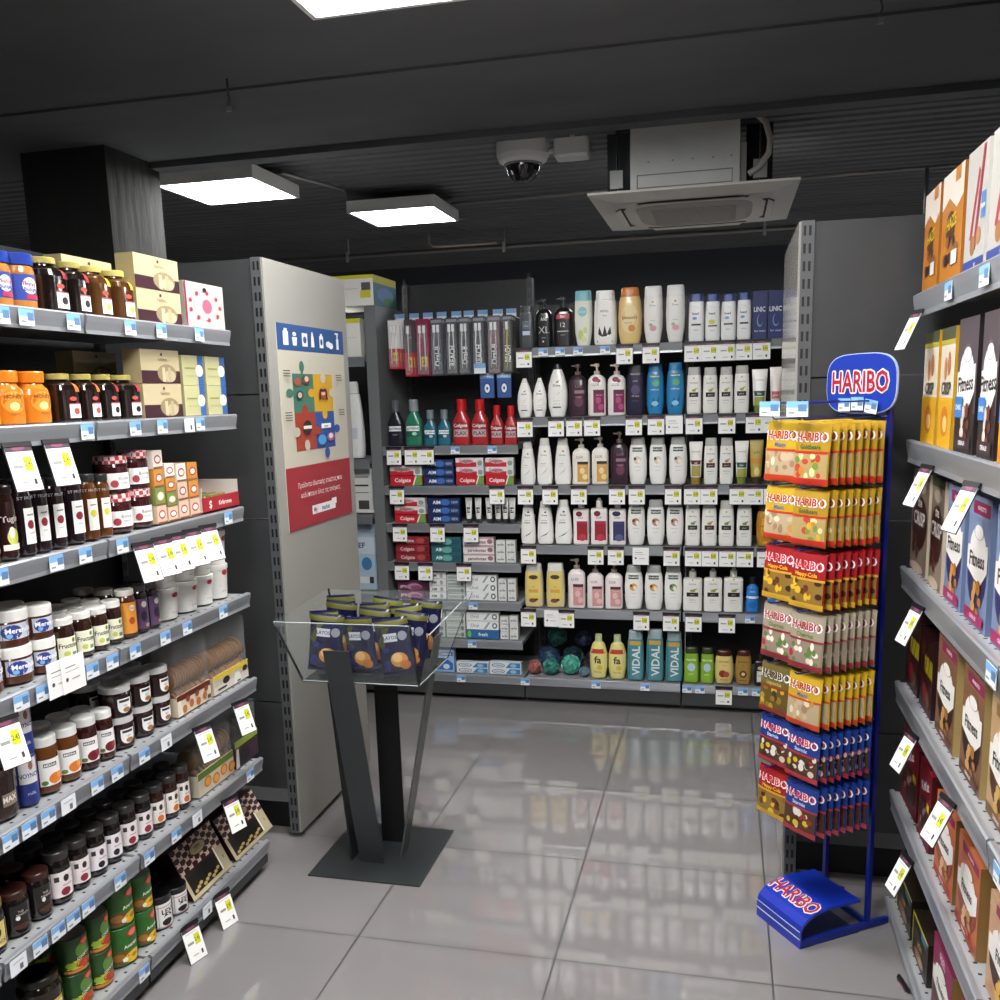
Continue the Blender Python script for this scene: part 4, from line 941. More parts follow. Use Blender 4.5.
# ================================================================== LEFT SHELVES (jars, boxes, tins); fronts face +x
LX = -1.54
JAR = {  # shape profile (z, radius), lid profile
 'jam': ([(0, .90), (.02, .97), (.06, 1), (.72, 1), (.80, .93), (.84, .86)], [(.845, .93), (.985, .93), (1, .88)]),
 'tall': ([(0, .92), (.02, .98), (.05, 1), (.78, 1), (.85, .9), (.88, .82)], [(.885, .90), (.985, .90), (1, .84)]),
 'low': ([(0, .90), (.03, .97), (.08, 1), (.72, 1), (.80, .93)], [(.805, .97), (.98, .97), (1, .92)]),
 'spread': ([(0, .95), (.03, 1), (.66, 1), (.70, .96)], [(.705, 1.02), (.97, 1.02), (1, .97)]),
 'bottle': ([(0, .92), (.02, 1), (.60, 1), (.70, .86), (.80, .52), (.86, .50)], [(.865, .56), (.985, .56), (1, .5)]),
 'honeybear': ([(0, .92), (.03, 1), (.55, 1), (.66, .92), (.74, .70), (.78, .66)], [(.785, .78), (.97, .80), (1, .74)]),
 'can': ([(0, .97), (.015, 1), (.985, 1), (1, .97)], [(1.0, .92), (1.004, .92)]),
 'tub': ([(0, .78), (.02, .82), (.86, .93)], [(.865, .99), (.985, 1.0), (1, .95)]),
 'hex': ([(0, .94), (.03, 1), (.66, 1), (.76, .9), (.84, .62), (.88, .60)], [(.885, .70), (.985, .70), (1, .66)]),
 'pb': ([(0, .94), (.03, 1), (.66, 1), (.76, .93), (.79, .85)], [(.795, .96), (.985, .96), (1, .9)]),
}
J = {
 'pb': ('peanut_butter_jar', 'pb', 'b5793c', '1d3a96', [('r', -.92, .92, .16, .62, '2340a0'), ('e', .3, .42, .5, .15, 'f2f0ec'), ('t', 'Peanut', .3, .46, .07, 'b02a3c', True, 0, .5), ('t', 'Butter', .3, .36, .07, '2340a0', True, 0, .5), ('r', .0, .8, .18, .26, 'b8304a')], 'peanut butter jar with blue lid', 'peanut butter'),
 'honey_dk': ('syrup_jar', 'hex', '150f0e', 'a89a55', [('r', -.3, .75, .08, .36, 'f0efea'), ('r', -.3, .75, .36, .385, 'c03a40'), ('e', .3, .22, .25, .07, '2a2024'), ('e', .05, .48, .3, .045, 'c04a40'), ('r', .3, .75, .62, .82, 'a02030')], 'black jar with red neck tag', 'syrup'),
 'honey_br': ('honey_jar', 'hex', '4a2d12', 'c2b060', [('r', -.3, .75, .08, .36, 'f0efea'), ('r', -.3, .75, .36, .385, 'c03a40'), ('e', .3, .22, .25, .07, 'd2ae4a'), ('e', .05, .48, .3, .045, 'c04a40'), ('r', .3, .75, .62, .82, 'd2b42c')], 'brown honey jar with yellow neck tag', 'honey'),
 'honey_or': ('syrup_jar', 'hex', '1a0f0e', 'a89a55', [('r', -.3, .75, .08, .36, 'f0efea'), ('r', -.3, .75, .36, .385, 'c03a40'), ('e', .3, .22, .25, .07, 'c0483a'), ('e', .05, .48, .3, .045, 'c04a40'), ('r', .3, .75, .62, .82, 'd06a28')], 'dark jar with orange neck tag', 'syrup'),
 'squeeze': ('honey_bottle', 'honeybear', 'cf7a24', 'e07a1c', [('e', .1, .42, .7, .2, 'dd9030'), ('t', 'HONEY', .1, .52, .07, '7a3a10', True), ('e', .1, .34, .3, .08, 'f4d890'), ('t', 'thyme', .1, .2, .05, '8a4a14')], 'orange squeeze honey bottle', 'honey'),
 'squeeze_y': ('honey_bottle', 'honeybear', 'd8a02c', 'e0a020', [('e', .1, .42, .7, .2, 'e8bc50'), ('t', 'HONEY', .1, .52, .07, '7a4a10', True)], 'yellow squeeze honey bottle', 'honey'),
 'tugin': ('chocolate_syrup_bottle', 'tall', '2c1512', '1c1010', [('t', 'Tugin', .1, .55, .08, 'f0e4dc', True), ('e', .2, .3, .5, .12, 'c9cc5a'), ('e', .1, .36, .25, .08, 'f4ece0'), ('r', -.6, .9, .12, .2, 'efe6d8')], 'brown dessert syrup bottle', 'syrup'),
 'dalfour': ('fruit_spread_jar', 'tall', '1d1218', '1b1b1e', [('p', [(-.8, .70), (.8, .74), (.8, .80), (-.8, .76)], '34363a'), ('t', 'ST FRUIT', 0, .755, .04, 'a8a8a8'), ('r', -.45, .7, .14, .62, 'f1f0ec'), ('e', .12, .40, .35, .06, '8a2434'), ('r', -.2, .5, .52, .54, '8a8a88'), ('r', -.1, .4, .28, .29, 'b0a8a8')], 'tall dark jar with white cherry label', 'fruit spread'),
 'dalfour_y': ('fruit_spread_jar', 'tall', '57300f', '2a2a2c', [('p', [(-.8, .70), (.8, .74), (.8, .80), (-.8, .76)], '34363a'), ('t', 'ST FRUIT', 0, .755, .04, 'a8a8a8'), ('r', -.45, .7, .14, .62, 'f1f0ec'), ('e', .12, .40, .35, .06, 'd9c93c'), ('r', -.2, .5, .52, .54, '8a8a88')], 'tall amber jar with yellow fruit label', 'fruit spread'),
 'gingham': ('jam_jar', 'low', '3a1418', 'gingham', [('r', -.75, .85, .14, .56, 'f1efea'), ('e', -.4, .28, .22, .10, 'a83a44'), ('t', 'Bonne', .2, .42, .09, '4a4a50', False, 0, .6), ('t', 'maman', .2, .30, .06, '6a6a70', False, 0, .6)], 'jam jar with red gingham lid', 'jam'),
 'merenda': ('hazelnut_spread_jar', 'spread', '4e2a1c', 'e9e7e2', [('r', -.95, .95, .22, .64, 'c4c8d4'), ('e', -.2, .42, .5, .2, '263a86'), ('t', 'Merenda', .15, .46, .14, 'f0f2f8', True, 0, .8), ('e', -.35, .32, .15, .06, '7ab4e0')], 'hazelnut spread jar with white lid', 'chocolate spread'),
 'fruct': ('jam_jar', 'jam', '2a1610', 'e4e2dc', [('r', -.92, .92, .10, .58, 'ecead2'), ('e', .4, .50, .15, .05, '6a8a3a'), ('t', 'Fructose', 0, .40, .10, '2c3424', True, 0, .7), ('e', -.2, .22, .25, .06, 'c3c85a'), ('r', .2, .6, .16, .24, '6a8a6a')], 'dark jam jar with pale green label', 'jam'),
 'orangel': ('jam_jar', 'tall', '4e2412', 'cfcbc4', [('r', -.9, .9, .08, .74, 'd9913a'), ('e', .2, .62, .3, .07, 'efe4cc'), ('e', .1, .35, .3, .08, 'a8441c'), ('t', 'bio', .2, .62, .06, '8a4a1c')], 'tall jar with orange label', 'jam'),
 'purplel': ('jam_jar', 'tall', '1f141a', '3a3638', [('r', -.9, .9, .06, .72, '5c4664'), ('e', .1, .60, .35, .07, 'e6dcd6'), ('e', 0, .34, .4, .12, '2c1c34'), ('e', .4, .14, .3, .04, 'c09a7a')], 'tall dark jar with purple label', 'jam'),
 'tub': ('halva_tub', 'tub', 'dcdbd6', 'e2e1dd', [('e', .35, .76, .28, .08, 'a82838'), ('p', [(-.6, .30), (-.1, .36), (.5, .5), (-.1, .40)], 'c8c8c4'), ('r', -.7, .6, .62, .625, 'c4c4c0'), ('r', .0, .5, .2, .22, 'a8a8a8')], 'white plastic tub with small red oval', 'tub'),
 'whitel': ('jam_jar', 'jam', '5c3210', 'e6e6e2', [('r', -.9, .9, .14, .62, 'f0eeea'), ('r', -.5, .4, .48, .55, '1c1e2a'), ('t', 'MERINA', -.05, .515, .045, 'f0f0f0', True, 0, .4), ('e', .25, .26, .5, .10, 'd9772a'), ('e', .55, .30, .2, .06, 'e89a3a'), ('e', -.5, .2, .2, .04, '6a8a3a')], 'white lidded jam jar with orange picture', 'jam'),
 'whitel_r': ('jam_jar', 'jam', '32100e', 'e6e6e2', [('r', -.9, .9, .14, .62, 'f0eeea'), ('r', -.5, .4, .48, .55, '1c1e2a'), ('t', 'MERINA', -.05, .515, .045, 'f0f0f0', True, 0, .4), ('e', .2, .26, .5, .10, '6e1c24'), ('e', .55, .30, .2, .06, '8c2c34'), ('e', -.5, .2, .2, .04, '5a7a3a')], 'white lidded jam jar with red picture', 'jam'),
 'lowb': ('jam_jar', 'low', '241210', 'c9c9c9', [('r', -.3, .6, .34, .62, 'efedea'), ('e', .15, .34, .45, .2, 'efedea'), ('r', -.2, .5, .5, .58, '1c1e2a'), ('e', .25, .25, .25, .08, 'a07040'), ('t', 'light', .2, .4, .06, '4a4a4a', False, 0, .4)], 'low dark jar with shield label', 'jam'),
 'bigdark': ('chocolate_spread_jar', 'jam', '2c1a12', '141212', [('r', .1, .75, .22, .42, '8a7a6c'), ('t', 'MAX', .42, .33, .09, 'f0ece4', True, 0, .3)], 'big dark brown jar with black lid', 'chocolate spread'),
 'milk': ('milk_can', 'can', '2b3a86', 'd8d8dc', [('r', -.95, .95, .45, .97, 'e6e4e6'), ('t', 'NOYNOY', .1, .62, .09, '2b3a86', True), ('e', .2, .82, .2, .09, 'a06a5a'), ('t', 'milk', .1, .25, .07, 'd0d8f0')], 'blue and white evaporated milk can', 'canned milk'),
 'yellowl': ('jam_jar', 'jam', '1c1410', '8a7a3c', [('r', -.9, .9, .12, .60, 'd9c87c'), ('e', .1, .4, .3, .10, '3a2a1c'), ('t', 'SNACK', .2, .22, .06, '6a4a1c', True)], 'dark jar with yellow label', 'jam'),
 'blackj': ('coffee_jar', 'jam', '17100f', '3a1c16', [('e', -.1, .42, .14, .05, 'e4e0da'), ('t', 'THE', .1, .56, .05, 'c8beb4', False, 0, .3), ('t', 'MARKET', .2, .49, .05, 'c8beb4', False, 0, .5), ('e', .1, .22, .6, .06, '4a2a1a')], 'black jar with bronze lid', 'coffee'),
 'blackl': ('jam_jar', 'jam', '160f10', '33302f', [('r', -.85, .85, .12, .62, 'efe4e4'), ('r', -.6, -.3, .44, .54, '34302e'), ('e', .2, .48, .22, .07, '2c2424'), ('e', .1, .22, .36, .08, '8c2434'), ('r', -.1, .6, .34, .36, 'b09aa0')], 'black lidded jam jar with berry label', 'jam'),
 'blackl_b': ('jam_jar', 'jam', '120d10', '33302f', [('r', -.85, .85, .12, .62, 'ece6ea'), ('r', -.6, -.3, .44, .54, '34302e'), ('e', .2, .48, .22, .07, '5a3a44'), ('e', .1, .22, .3, .07, '1c1620'), ('r', -.1, .6, .34, .36, 'b09aa0')], 'black lidded jam jar with blackberry label', 'jam'),
 'blackl_o': ('jam_jar', 'jam', '2c1610', '33302f', [('r', -.85, .85, .12, .62, 'efe8e0'), ('r', -.6, -.3, .44, .54, '34302e'), ('e', .2, .48, .22, .07, '2c2424'), ('e', .1, .22, .36, .08, 'cc6a2c'), ('r', -.1, .6, .34, .36, 'b0a09a')], 'black lidded jam jar with orange fruit', 'jam'),
 'pickle': ('olive_jar', 'tall', '1c150c', '1c1a14', [('r', -.8, .9, .1, .6, 'd9b82c'), ('r', .1, .7, .16, .54, 'e8e4d4'), ('r', .3, .5, .2, .5, '3a3a3a')], 'dark jar with yellow and white label', 'olives'),
 'peach': ('fruit_can', 'can', '2c4a22', 'a8a49a', [('r', -.98, .98, .0, .10, 'd98a34'), ('e', 0, .24, .95, .13, 'c8c43c'), ('e', .35, .24, .5, .11, 'c03a24'), ('e', -.4, .26, .3, .08, '9ac03c'), ('e', -.5, .62, .5, .2, '28501f'), ('e', .3, .62, .4, .2, '5f8a3a'), ('e', .55, .84, .32, .10, 'b02a2c'), ('e', .55, .84, .24, .07, 'e06a50'), ('t', 'COCKTAIL', .45, .46, .07, 'eef4e0', True, .25, .5)], 'green can with fruit cocktail picture', 'canned fruit'),
 'pine': ('fruit_can', 'can', '34692a', 'a8a49a', [('e', -.45, .22, .5, .18, '7a4a24'), ('e', -.5, .24, .3, .1, 'a8742c'), ('e', .35, .17, .6, .15, 'ecc02c'), ('e', .4, .19, .2, .05, 'b87c1c'), ('e', -.5, .65, .45, .22, '2c6420'), ('e', .4, .80, .4, .11, 'b02a2c'), ('e', .4, .80, .3, .08, 'e87a60'), ('t', 'Ananas', .2, .5, .09, 'eef8d8', True, .1, .6), ('e', -.2, .16, .15, .06, 'f4f0e0')], 'green can with pineapple picture', 'canned pineapple'),
 'bw': ('dessert_can', 'can', '1c1a1c', '17171a', [('r', -.98, .98, .02, .78, 'efeae8'), ('r', -.95, .95, .66, .69, 'c49aa0'), ('t', 'LEXI', .1, .52, .15, '1a181a', True), ('p', [(-.3, .36), (-.1, .46), (.1, .38), (.3, .46), (.5, .34), (.1, .22)], '1a181a'), ('e', .0, .18, .45, .11, '17151a'), ('r', -.95, .95, .04, .06, 'c49aa0')], 'black and white striped can', 'canned dessert'),
}
LIDM = {}
def gingham_mat():
    mm = bpy.data.materials.new('red_gingham'); mm.use_nodes = True
    nt = mm.node_tree; p = nt.nodes['Principled BSDF']
    tc = nt.nodes.new('ShaderNodeTexCoord'); ch = nt.nodes.new('ShaderNodeTexChecker')
    ch.inputs['Scale'].default_value = 90
    ch.inputs['Color1'].default_value = lin('b0343c'); ch.inputs['Color2'].default_value = lin('ecd8d6')
    nt.links.new(tc.outputs['Object'], ch.inputs['Vector']); nt.links.new(ch.outputs['Color'], p.inputs['Base Color'])
    p.inputs['Roughness'].default_value = .4
    return mm
GING = gingham_mat()
def get_jar(kind, w_, h):
    key = ('jar', kind, round(w_ * 250), round(h * 250))
    if key in PROTO: return key
    W, H = round(w_ * 250) / 250, round(h * 250) / 250
    n, sh, body, lid, art, de, ca = J[kind]
    pb, pl = JAR[sh]
    e = 6 if sh == 'hex' else 2
    secs = [(z * H, r * W / 2, r * W / 2, e if sh != 'hex' else (3.6 if z < .8 else 2)) for z, r in pb]
    b = MB(); b.loft(secs, mat(body, .12, 0, coat=.6) if sh not in ('tub', 'can') else mat(body, .35), 32)
    parts = [('can' if sh == 'can' else 'jar', b.mesh(n + '_body'), [])]
    a = MB(); a.art(list(art), W, H, round_front(secs)); parts.append(('label', a.mesh(n + '_label'), []))
    c = MB()
    lm = GING if lid == 'gingham' else mat(lid, .3, .6 if sh == 'can' else .0)
    c.loft([(z * H, r * W / 2, r * W / 2, 2) for z, r in pl], lm, 28)
    if sh in ('jam', 'tall', 'low') and lid != 'gingham':
        c.loft([(H, W * .30, W * .30, 2), (H - .0012, W * .28, W * .28, 2)], lm, 20, smooth=False)
    parts.append(('lid', c.mesh(n + '_lid'), []))
    proto(key, n, parts)
    return key
LNAME = ['top', 'second', 'third', 'fourth', 'fifth', 'sixth', 'bottom']
def lsolve(u, z, x=LX): return solve((x, 0, z), 1, u, 'u')
def left_jars(si, items, rows=2, gname=None):
    z = LZ[si]
    for it in items:
        kind, u0, u1, top = it[:4]
        n = it[4] if len(it) > 4 else 1
        nr = it[5] if len(it) > 5 else rows
        ya, yb = lsolve(u0, z), lsolve(u1, z)
        wd = min((yb - ya) * .97, .125); yc = (ya + yb) / 2 + wd * .16
        h = (solve((LX - wd / 2, yc, 0), 2, top, 'v') - z) / n
        k = get_jar(kind, wd, h); H = round(h * 250) / 250
        nme, sh, body, lid, art, de, ca = J[kind]
        for rw in range(nr):
            for s_ in range(n):
                xx = LX - wd / 2 - rw * (wd + .006)
                o = spawn(k, (xx, yc + R_.uniform(-.001, .001), z + s_ * (H + (.0045 if sh == 'can' else .0005)) + .0005), HALF + (R_.uniform(-.05, .02) if sh == 'hex' else R_.uniform(-.52, -.24)))
                wh = 'on %s left shelf' % LNAME[si]
                if n > 1: wh += ', ' + ('lower', 'upper')[s_]
                if rw: wh += ' back row' if n > 1 else ', ' + ('second', 'third', 'fourth')[rw - 1] + ' row'
                reg(o, de, wh, yc, ca, nme.replace('_', ' ') + 's on the left shelves')
left_jars(0, [('pb', -4, 18, 251), ('pb', 18, 43, 254), ('honey_dk', 44, 71, 258), ('honey_dk', 72, 93, 262), ('honey_br', 94, 115, 267), ('honey_br', 116, 137, 271)])
left_jars(1, [('squeeze_y', -18, 5, 371), ('squeeze', 6, 31, 371), ('squeeze', 32, 57, 371), ('honey_or', 60, 83, 374), ('honey_or', 84, 103, 375), ('honey_dk', 104, 122, 375), ('honey_dk', 123, 144, 375)])
left_jars(2, [('tugin', -8, 3, 487, 1, 1), ('tugin', 4, 24, 485, 1), ('dalfour', 25, 41, 480), ('dalfour', 42, 55, 478), ('dalfour', 56, 71, 477), ('dalfour', 73, 90, 475), ('dalfour_y', 91, 104, 474), ('dalfour_y', 105, 116, 474, 1, 1),
    ('gingham', 117, 138, 455, 2, 1), ('gingham', 139, 157, 452, 2, 1)])
left_jars(3, [('merenda', -24, 10, 598, 2), ('merenda', 11, 40, 609, 2), ('merenda', 41, 62, 604, 2), ('fruct', 63, 81, 617, 1, 3), ('fruct', 82, 98, 611, 1, 3), ('fruct', 99, 113, 607, 1, 3), ('fruct', 114, 127, 600, 1, 3),
    ('orangel', 128, 141, 590, 1, 3), ('purplel', 142, 152, 586), ('purplel', 153, 163, 583), ('tub', 165, 185, 556, 2, 1), ('tub', 186, 203, 551, 2, 1), ('tub', 204, 218, 544, 2, 1), ('tub', 219, 233, 530, 2, 1)])
left_jars(4, [('bigdark', -12, 26, 756, 1, 1), ('milk', 27, 44, 708, 2, 1), ('whitel', 46, 66, 736), ('whitel', 67, 86, 727), ('whitel_r', 87, 104, 717), ('whitel_r', 105, 119, 709), ('lowb', 120, 140, 685, 2), ('lowb', 141, 159, 675, 2), ('lowb', 160, 176, 667, 2)])
left_jars(5, [('yellowl', -10, 12, 899), ('blackj', 13, 37, 889), ('blackj', 38, 57, 870), ('blackl', 58, 77, 850), ('blackl', 78, 94, 838), ('blackl_b', 95, 111, 826), ('blackl_b', 112, 127, 815), ('blackl', 128, 142, 804), ('blackl', 143, 156, 793), ('blackl_o', 157, 169, 784), ('blackl_o', 170, 182, 775), ('blackl_o', 183, 193, 765)])
left_jars(6, [('pickle', 42, 72, 972, 1, 1), ('peach', 76, 98, 935, 2), ('peach', 99, 118, 914, 2), ('pine', 120, 142, 886, 2), ('pine', 143, 160, 874, 2), ('bw', 161, 176, 893), ('bw', 177, 191, 884)])

def left_box(key, si, u0, u1, z0, top, d_, name, face, art, label, cat, group=None, side=None, topc=None, rows=1, x=LX, h=None):
    zs = LZ[si] if z0 is None else z0
    ya, yb = lsolve(u0, LZ[si], x), lsolve(u1, LZ[si], x)
    yc = (ya + yb) / 2; W = (yb - ya) * .97
    if h is None: h = solve((x, yc, 0), 2, top, 'v') - zs
    k = ('lbox', key)
    if k not in PROTO: carton(k, name, W, h, d_, face, art, side, top=topc)
    out = []
    o = spawn(k, (x - d_ / 2, yc, zs + .0005), HALF)
    o['label'] = label; o['category'] = cat
    if group: o['group'] = group
    return h
CREAM = 'b9ab88'
bisc = [('r', -1, 1, 0, .38, '3a1822'), ('e', .3, .30, .5, .28, '8f8060'), ('e', .45, .22, .3, .18, 'b5a888'), ('r', .05, .2, .05, .48, 'c2b594'), ('r', .35, .5, .05, .48, 'ab9d7a'), ('t', 'hamlets', .1, .72, .11, '5a4a34', False, 0, .5), ('e', .05, .86, .05, .05, '3a2a1c')]
BG = 'cream biscuit boxes on the left shelves'
for si, u0, u1, mid, top in ((0, 138, 183, 291, 252), (1, 145, 184, 384, 352)):
    nm = ('top', 'second')[si]
    h = left_box('bisc%d' % si, si, u0, u1, None, mid, .055, 'biscuit_box', CREAM, bisc, 'lower cream biscuit box in front on the %s left shelf' % nm, 'biscuit box', BG, side='a89a76')
    left_box('bisc%d' % si, si, u0, u1, LZ[si] + h + .001, top, .055, 'biscuit_box', CREAM, bisc, 'upper cream biscuit box in front on the %s left shelf' % nm, 'biscuit box', BG)
    for j in (0, 1):
        o = spawn(('lbox', 'bisc%d' % si), (LX - .21, lsolve(u0, LZ[si]) + .06, LZ[si] + j * (h + .001) + .0005), HALF)
        o['label'] = '%s cream biscuit box in the row behind on the %s left shelf' % (('lower', 'upper')[j], nm); o['category'] = 'biscuit box'; o['group'] = BG
left_box('pinkcard', 0, 186, 226, None, 284, .05, 'sweets_box', 'bab3ab', [('e', 0, .5, .55, .34, 'b8a0a4'), ('e', 0, .5, .5, .31, 'bab3ab'), ('e', .1, .5, .25, .16, 'c05a72')] + [('e', .78 * math.cos(a), .5 + .3 * math.sin(a), .08, .05, 'b0344a') for a in [i * .7 for i in range(9)]] + [('e', 0, .86, .1, .05, '2a2024'), ('r', -1, -.93, 0, 1, '9c2c40')],
         'white sweets box with pink flower wreath at the end of the top left shelf', 'sweets box', side='a8a29a')
yb_ = [('r', .45, 1, 0, 1, '2f5a96'), ('e', .6, .5, .35, .2, 'e4e8d8'), ('r', -.8, .2, .55, .6, '8a8a4a'), ('r', -.8, .3, .3, .34, 'a8a87a')]
h = left_box('yb', 1, 186, 207, None, 386, .13, 'rusk_pack', 'b5b284', yb_, 'lower left pale yellow and blue pack on the second left shelf', 'rusk pack', 'pale yellow packs on the second left shelf')
left_box('yb', 1, 208, 229, None, 386, .13, 'rusk_pack', 'b5b284', yb_, 'lower right pale yellow and blue pack on the second left shelf', 'rusk pack', 'pale yellow packs on the second left shelf')
left_box('yb', 1, 186, 207, LZ[1] + h + .001, 0, .13, 'rusk_pack', 'b5b284', yb_, 'upper left pale yellow and blue pack on the second left shelf', 'rusk pack', 'pale yellow packs on the second left shelf', h=h)
left_box('yb', 1, 208, 229, LZ[1] + h + .001, 0, .13, 'rusk_pack', 'b5b284', yb_, 'upper right pale yellow and blue pack on the second left shelf', 'rusk pack', 'pale yellow packs on the second left shelf', h=h)
# spice boxes in columns
SP = {'a': ('d9b9a0', 'pink and beige'), 'b': ('7c8a4a', 'olive green'), 'c': ('c98a3c', 'tan orange'), 'd': ('e8e0d4', 'white')}
for ci, (u0, u1, mix) in enumerate(((158, 168, 'abcd'), (169, 179, 'abcd'), (180, 190, 'aad'), (191, 201, 'acc'))):
    tops = (450, 463, 463, 462)[ci]
    ya, yb = lsolve(u0, LZ[2]), lsolve(u1, LZ[2])
    tot = solve((LX, (ya + yb) / 2, 0), 2, tops, 'v') - LZ[2]
    hh = tot / len(mix)
    for j, cc in enumerate(mix):
        key = ('lbox', 'sp', cc, ci)
        if key not in PROTO: carton(key, 'spice_box', (yb - ya) * .93, hh * .97, .06, SP[cc][0], [('e', 0, .5, .7, .25, 'a83a3a' if cc != 'b' else 'd8d0a0'), ('e', 0, .5, .5, .16, 'efe4dc'), ('r', -1, 1, 0, .1, '8a5a3a')], side=SP[cc][0])
        o = spawn(key, (LX - .03, (ya + yb) / 2, LZ[2] + j * hh + .0005), HALF)
        reg(o, '%s spice box' % SP[cc][1], 'on third left shelf, %s level' % ('lowest', 'second', 'third', 'fourth')[j], ya, 'spice box', 'spice boxes on the third left shelf')
# red display tray with wafer bars at the end of the third shelf
ya, yb = lsolve(203, LZ[2]), lsolve(240, LZ[2])
W = (yb - ya) * .97; D_ = .16; Ht = .045
r = root('candy_tray', (LX - D_ / 2, (ya + yb) / 2, LZ[2] + .0005), HALF, 'red open cardboard tray of small bars at the end of the third left shelf', 'candy tray')
b = MB(); b.box(-W/2, W/2, -D_/2, -D_/2 + .002, 0, Ht, mat('a01c28', .5)); b.art([('t', '$', -.6, .5, .5, 'f4e8e0', True, 0, .1), ('t', 'Krikrones', .2, .5, .3, 'f4e8e0', True, 0, .5)], W, Ht, flat(-D_/2))
b.box(-W/2, W/2, D_/2 - .002, D_/2, 0, .085, mat('c8beb4', .5)); b.box(-W/2, -W/2 + .002, -D_/2 + .002, D_/2 - .002, 0, .075, mat('d8d0c8', .5)); b.box(W/2 - .002, W/2, -D_/2 + .002, D_/2 - .002, 0, .085, mat('d8d0c8', .5)); b.box(-W/2, W/2, -D_/2, D_/2, 0, .002, mat('a01c28', .5))
link('tray', b.mesh('tray_body'), r)
b = MB(); b.box(-.05, .05, -.008, .008, 0, .022, mat('8a8a52', .35)); b.art([('r', -.5, .5, .3, .7, 'd8cc9a')], .1, .022, flat(-.008))
proto('bar', 'wafer_bar', [('wrapper', b.mesh('wafer_wrapper'), [])])
for j in range(8):
    o = spawn('bar', (LX - .02 - (j % 4) * .034, (ya + yb) / 2, LZ[2] + .003 + (j // 4) * .024), HALF + R_.uniform(-.1, .1))
    reg(o, 'olive wrapped wafer bar', 'in the red candy tray, %s layer' % ('lower', 'upper')[j // 4], j, 'wafer bar', 'wafer bars in the red tray')
# cookie trays: printed carton + clear wrap + two tiers of upright cookies
def cookie_tray(si, u0, u1, lip, top, face, art, ckc, label, name='cookie_tray', fig=False):
    z = LZ[si]
    ya, yb = lsolve(u0, z), lsolve(u1, z)
    W = (yb - ya) * .97; yc = (ya + yb) / 2; D_ = .075
    H = solve((LX, yc, 0), 2, lip, 'v') - z; T = solve((LX - .04, yc, 0), 2, top, 'v') - z
    r = root(name, (LX - D_ / 2, yc, z + .0005), HALF, label, 'cookies', 'trays of cookies on the left shelves')
    b = MB(); b.box(-W/2, W/2, -D_/2, -D_/2 + .002, 0, H, mat(face, .5)); b.box(-W/2, W/2, -D_/2 + .002, D_/2, 0, .002, mat(face, .5))
    b.box(-W/2, -W/2 + .002, -D_/2 + .002, D_/2, .002, H * .9, mat(face, .5)); b.box(W/2 - .002, W/2, -D_/2 + .002, D_/2, .002, H * .9, mat(face, .5))
    b.art(art, W, H, flat(-D_/2)); link('tray', b.mesh('cookie_carton'), r)
    rad = .034
    c = MB()
    c.loft([(-.0045, rad * .94, rad * .94, 2), (-.003, rad, rad, 2), (.003, rad, rad, 2), (.0045, rad * .94, rad * .94, 2)], mat(ckc, .7), 16)
    for i in range(len(c.v)): x, y, zz = c.v[i]; c.v[i] = (zz, y, x)
    cm = c.mesh('cookie')
    n = int(W / .0135)
    for tier in (0, 1):
        zc = (H * .72 if tier == 0 else min(T - rad, H * .72 + .062))
        for i in range(n):
            o = link('cookie', cm, r, (-W/2 + .008 + i * .0135 + R_.uniform(-.001, .001), .0, zc + R_.uniform(-.003, .003)))
            o.rotation_euler = (0, R_.uniform(-.15, .15), 0)
    f = MB(); f.box(-W/2 + .003, W/2 - .003, -D_/2 + .003, D_/2 - .001, H * .6, T, M_FILM); link('clear_wrap', f.mesh('clear_wrap'), r)
def ckart(bg, ball):
    return [('r', -1, 1, .72, 1, bg), ('p', [(-1, .0), (-1, .75), (-.8, .75), (-.7, 0)], 'ece2d2')] + [('e', -.6 + .4 * i, .25 + .1 * (i % 2), .13, .2, ball) for i in range(4)] + [('e', -.4 + .55 * i, .68, .12, .16, '8c4a2c') for i in range(3)] + [('r', .75, .95, .1, .3, '5a4a3a')]
cookie_tray(4, 178, 212, 688, 637, 'd8c8b0', ckart('5c261c', 'b06a34'), '6e4618', 'brown and cream cookie tray, left one on the fifth left shelf')
cookie_tray(4, 214, 249, 668, 622, 'c8bca8', [('p', [(-1, 1), (-1, .82), (-.6, .7), (-.4, .8), (0, .68), (.3, .8), (.7, .68), (1, .8), (1, 1)], 'e0c02c'), ('r', -1, 1, 0, .4, 'd8d0c4'), ('e', -.3, .52, .2, .2, '221c1a'), ('p', [(.1, 0), (.2, .6), (.45, .6), (.6, 0)], 'e4e6dc'), ('e', .8, .6, .15, .16, '2c2422'), ('r', -.8, -.3, .15, .25, '2a2624'), ('r', .3, .5, .05, .15, '4a5a3a')], '7a5020', 'cookie tray with yellow zigzag edge, right one on the fifth left shelf')
cookie_tray(5, 199, 235, 762, 722, 'd8cbb4', [('r', -1, 1, .7, 1, '5f7a2c')] + [('e', -.5 + .45 * i, .45 - .12 * (i % 2), .2, .24, 'd07a24') for i in range(4)] + [('e', -.5 + .45 * i, .45 - .12 * (i % 2), .13, .16, 'e8a850') for i in range(4)], '664a20', 'cookie tray with orange slices on the sixth left shelf')
cookie_tray(5, 236, 259, 735, 705, '3a2c34', [('r', -1, 1, .75, 1, '9ab03c'), ('e', -.2, .35, .4, .3, '1c1620'), ('e', .5, .3, .3, .25, '4a2440'), ('p', [(-1, 0), (-.9, .7), (-.7, .7), (-.7, 0)], 'e4e0d8')], '3a2a22', 'dark cookie tray with lime edge on the sixth left shelf')
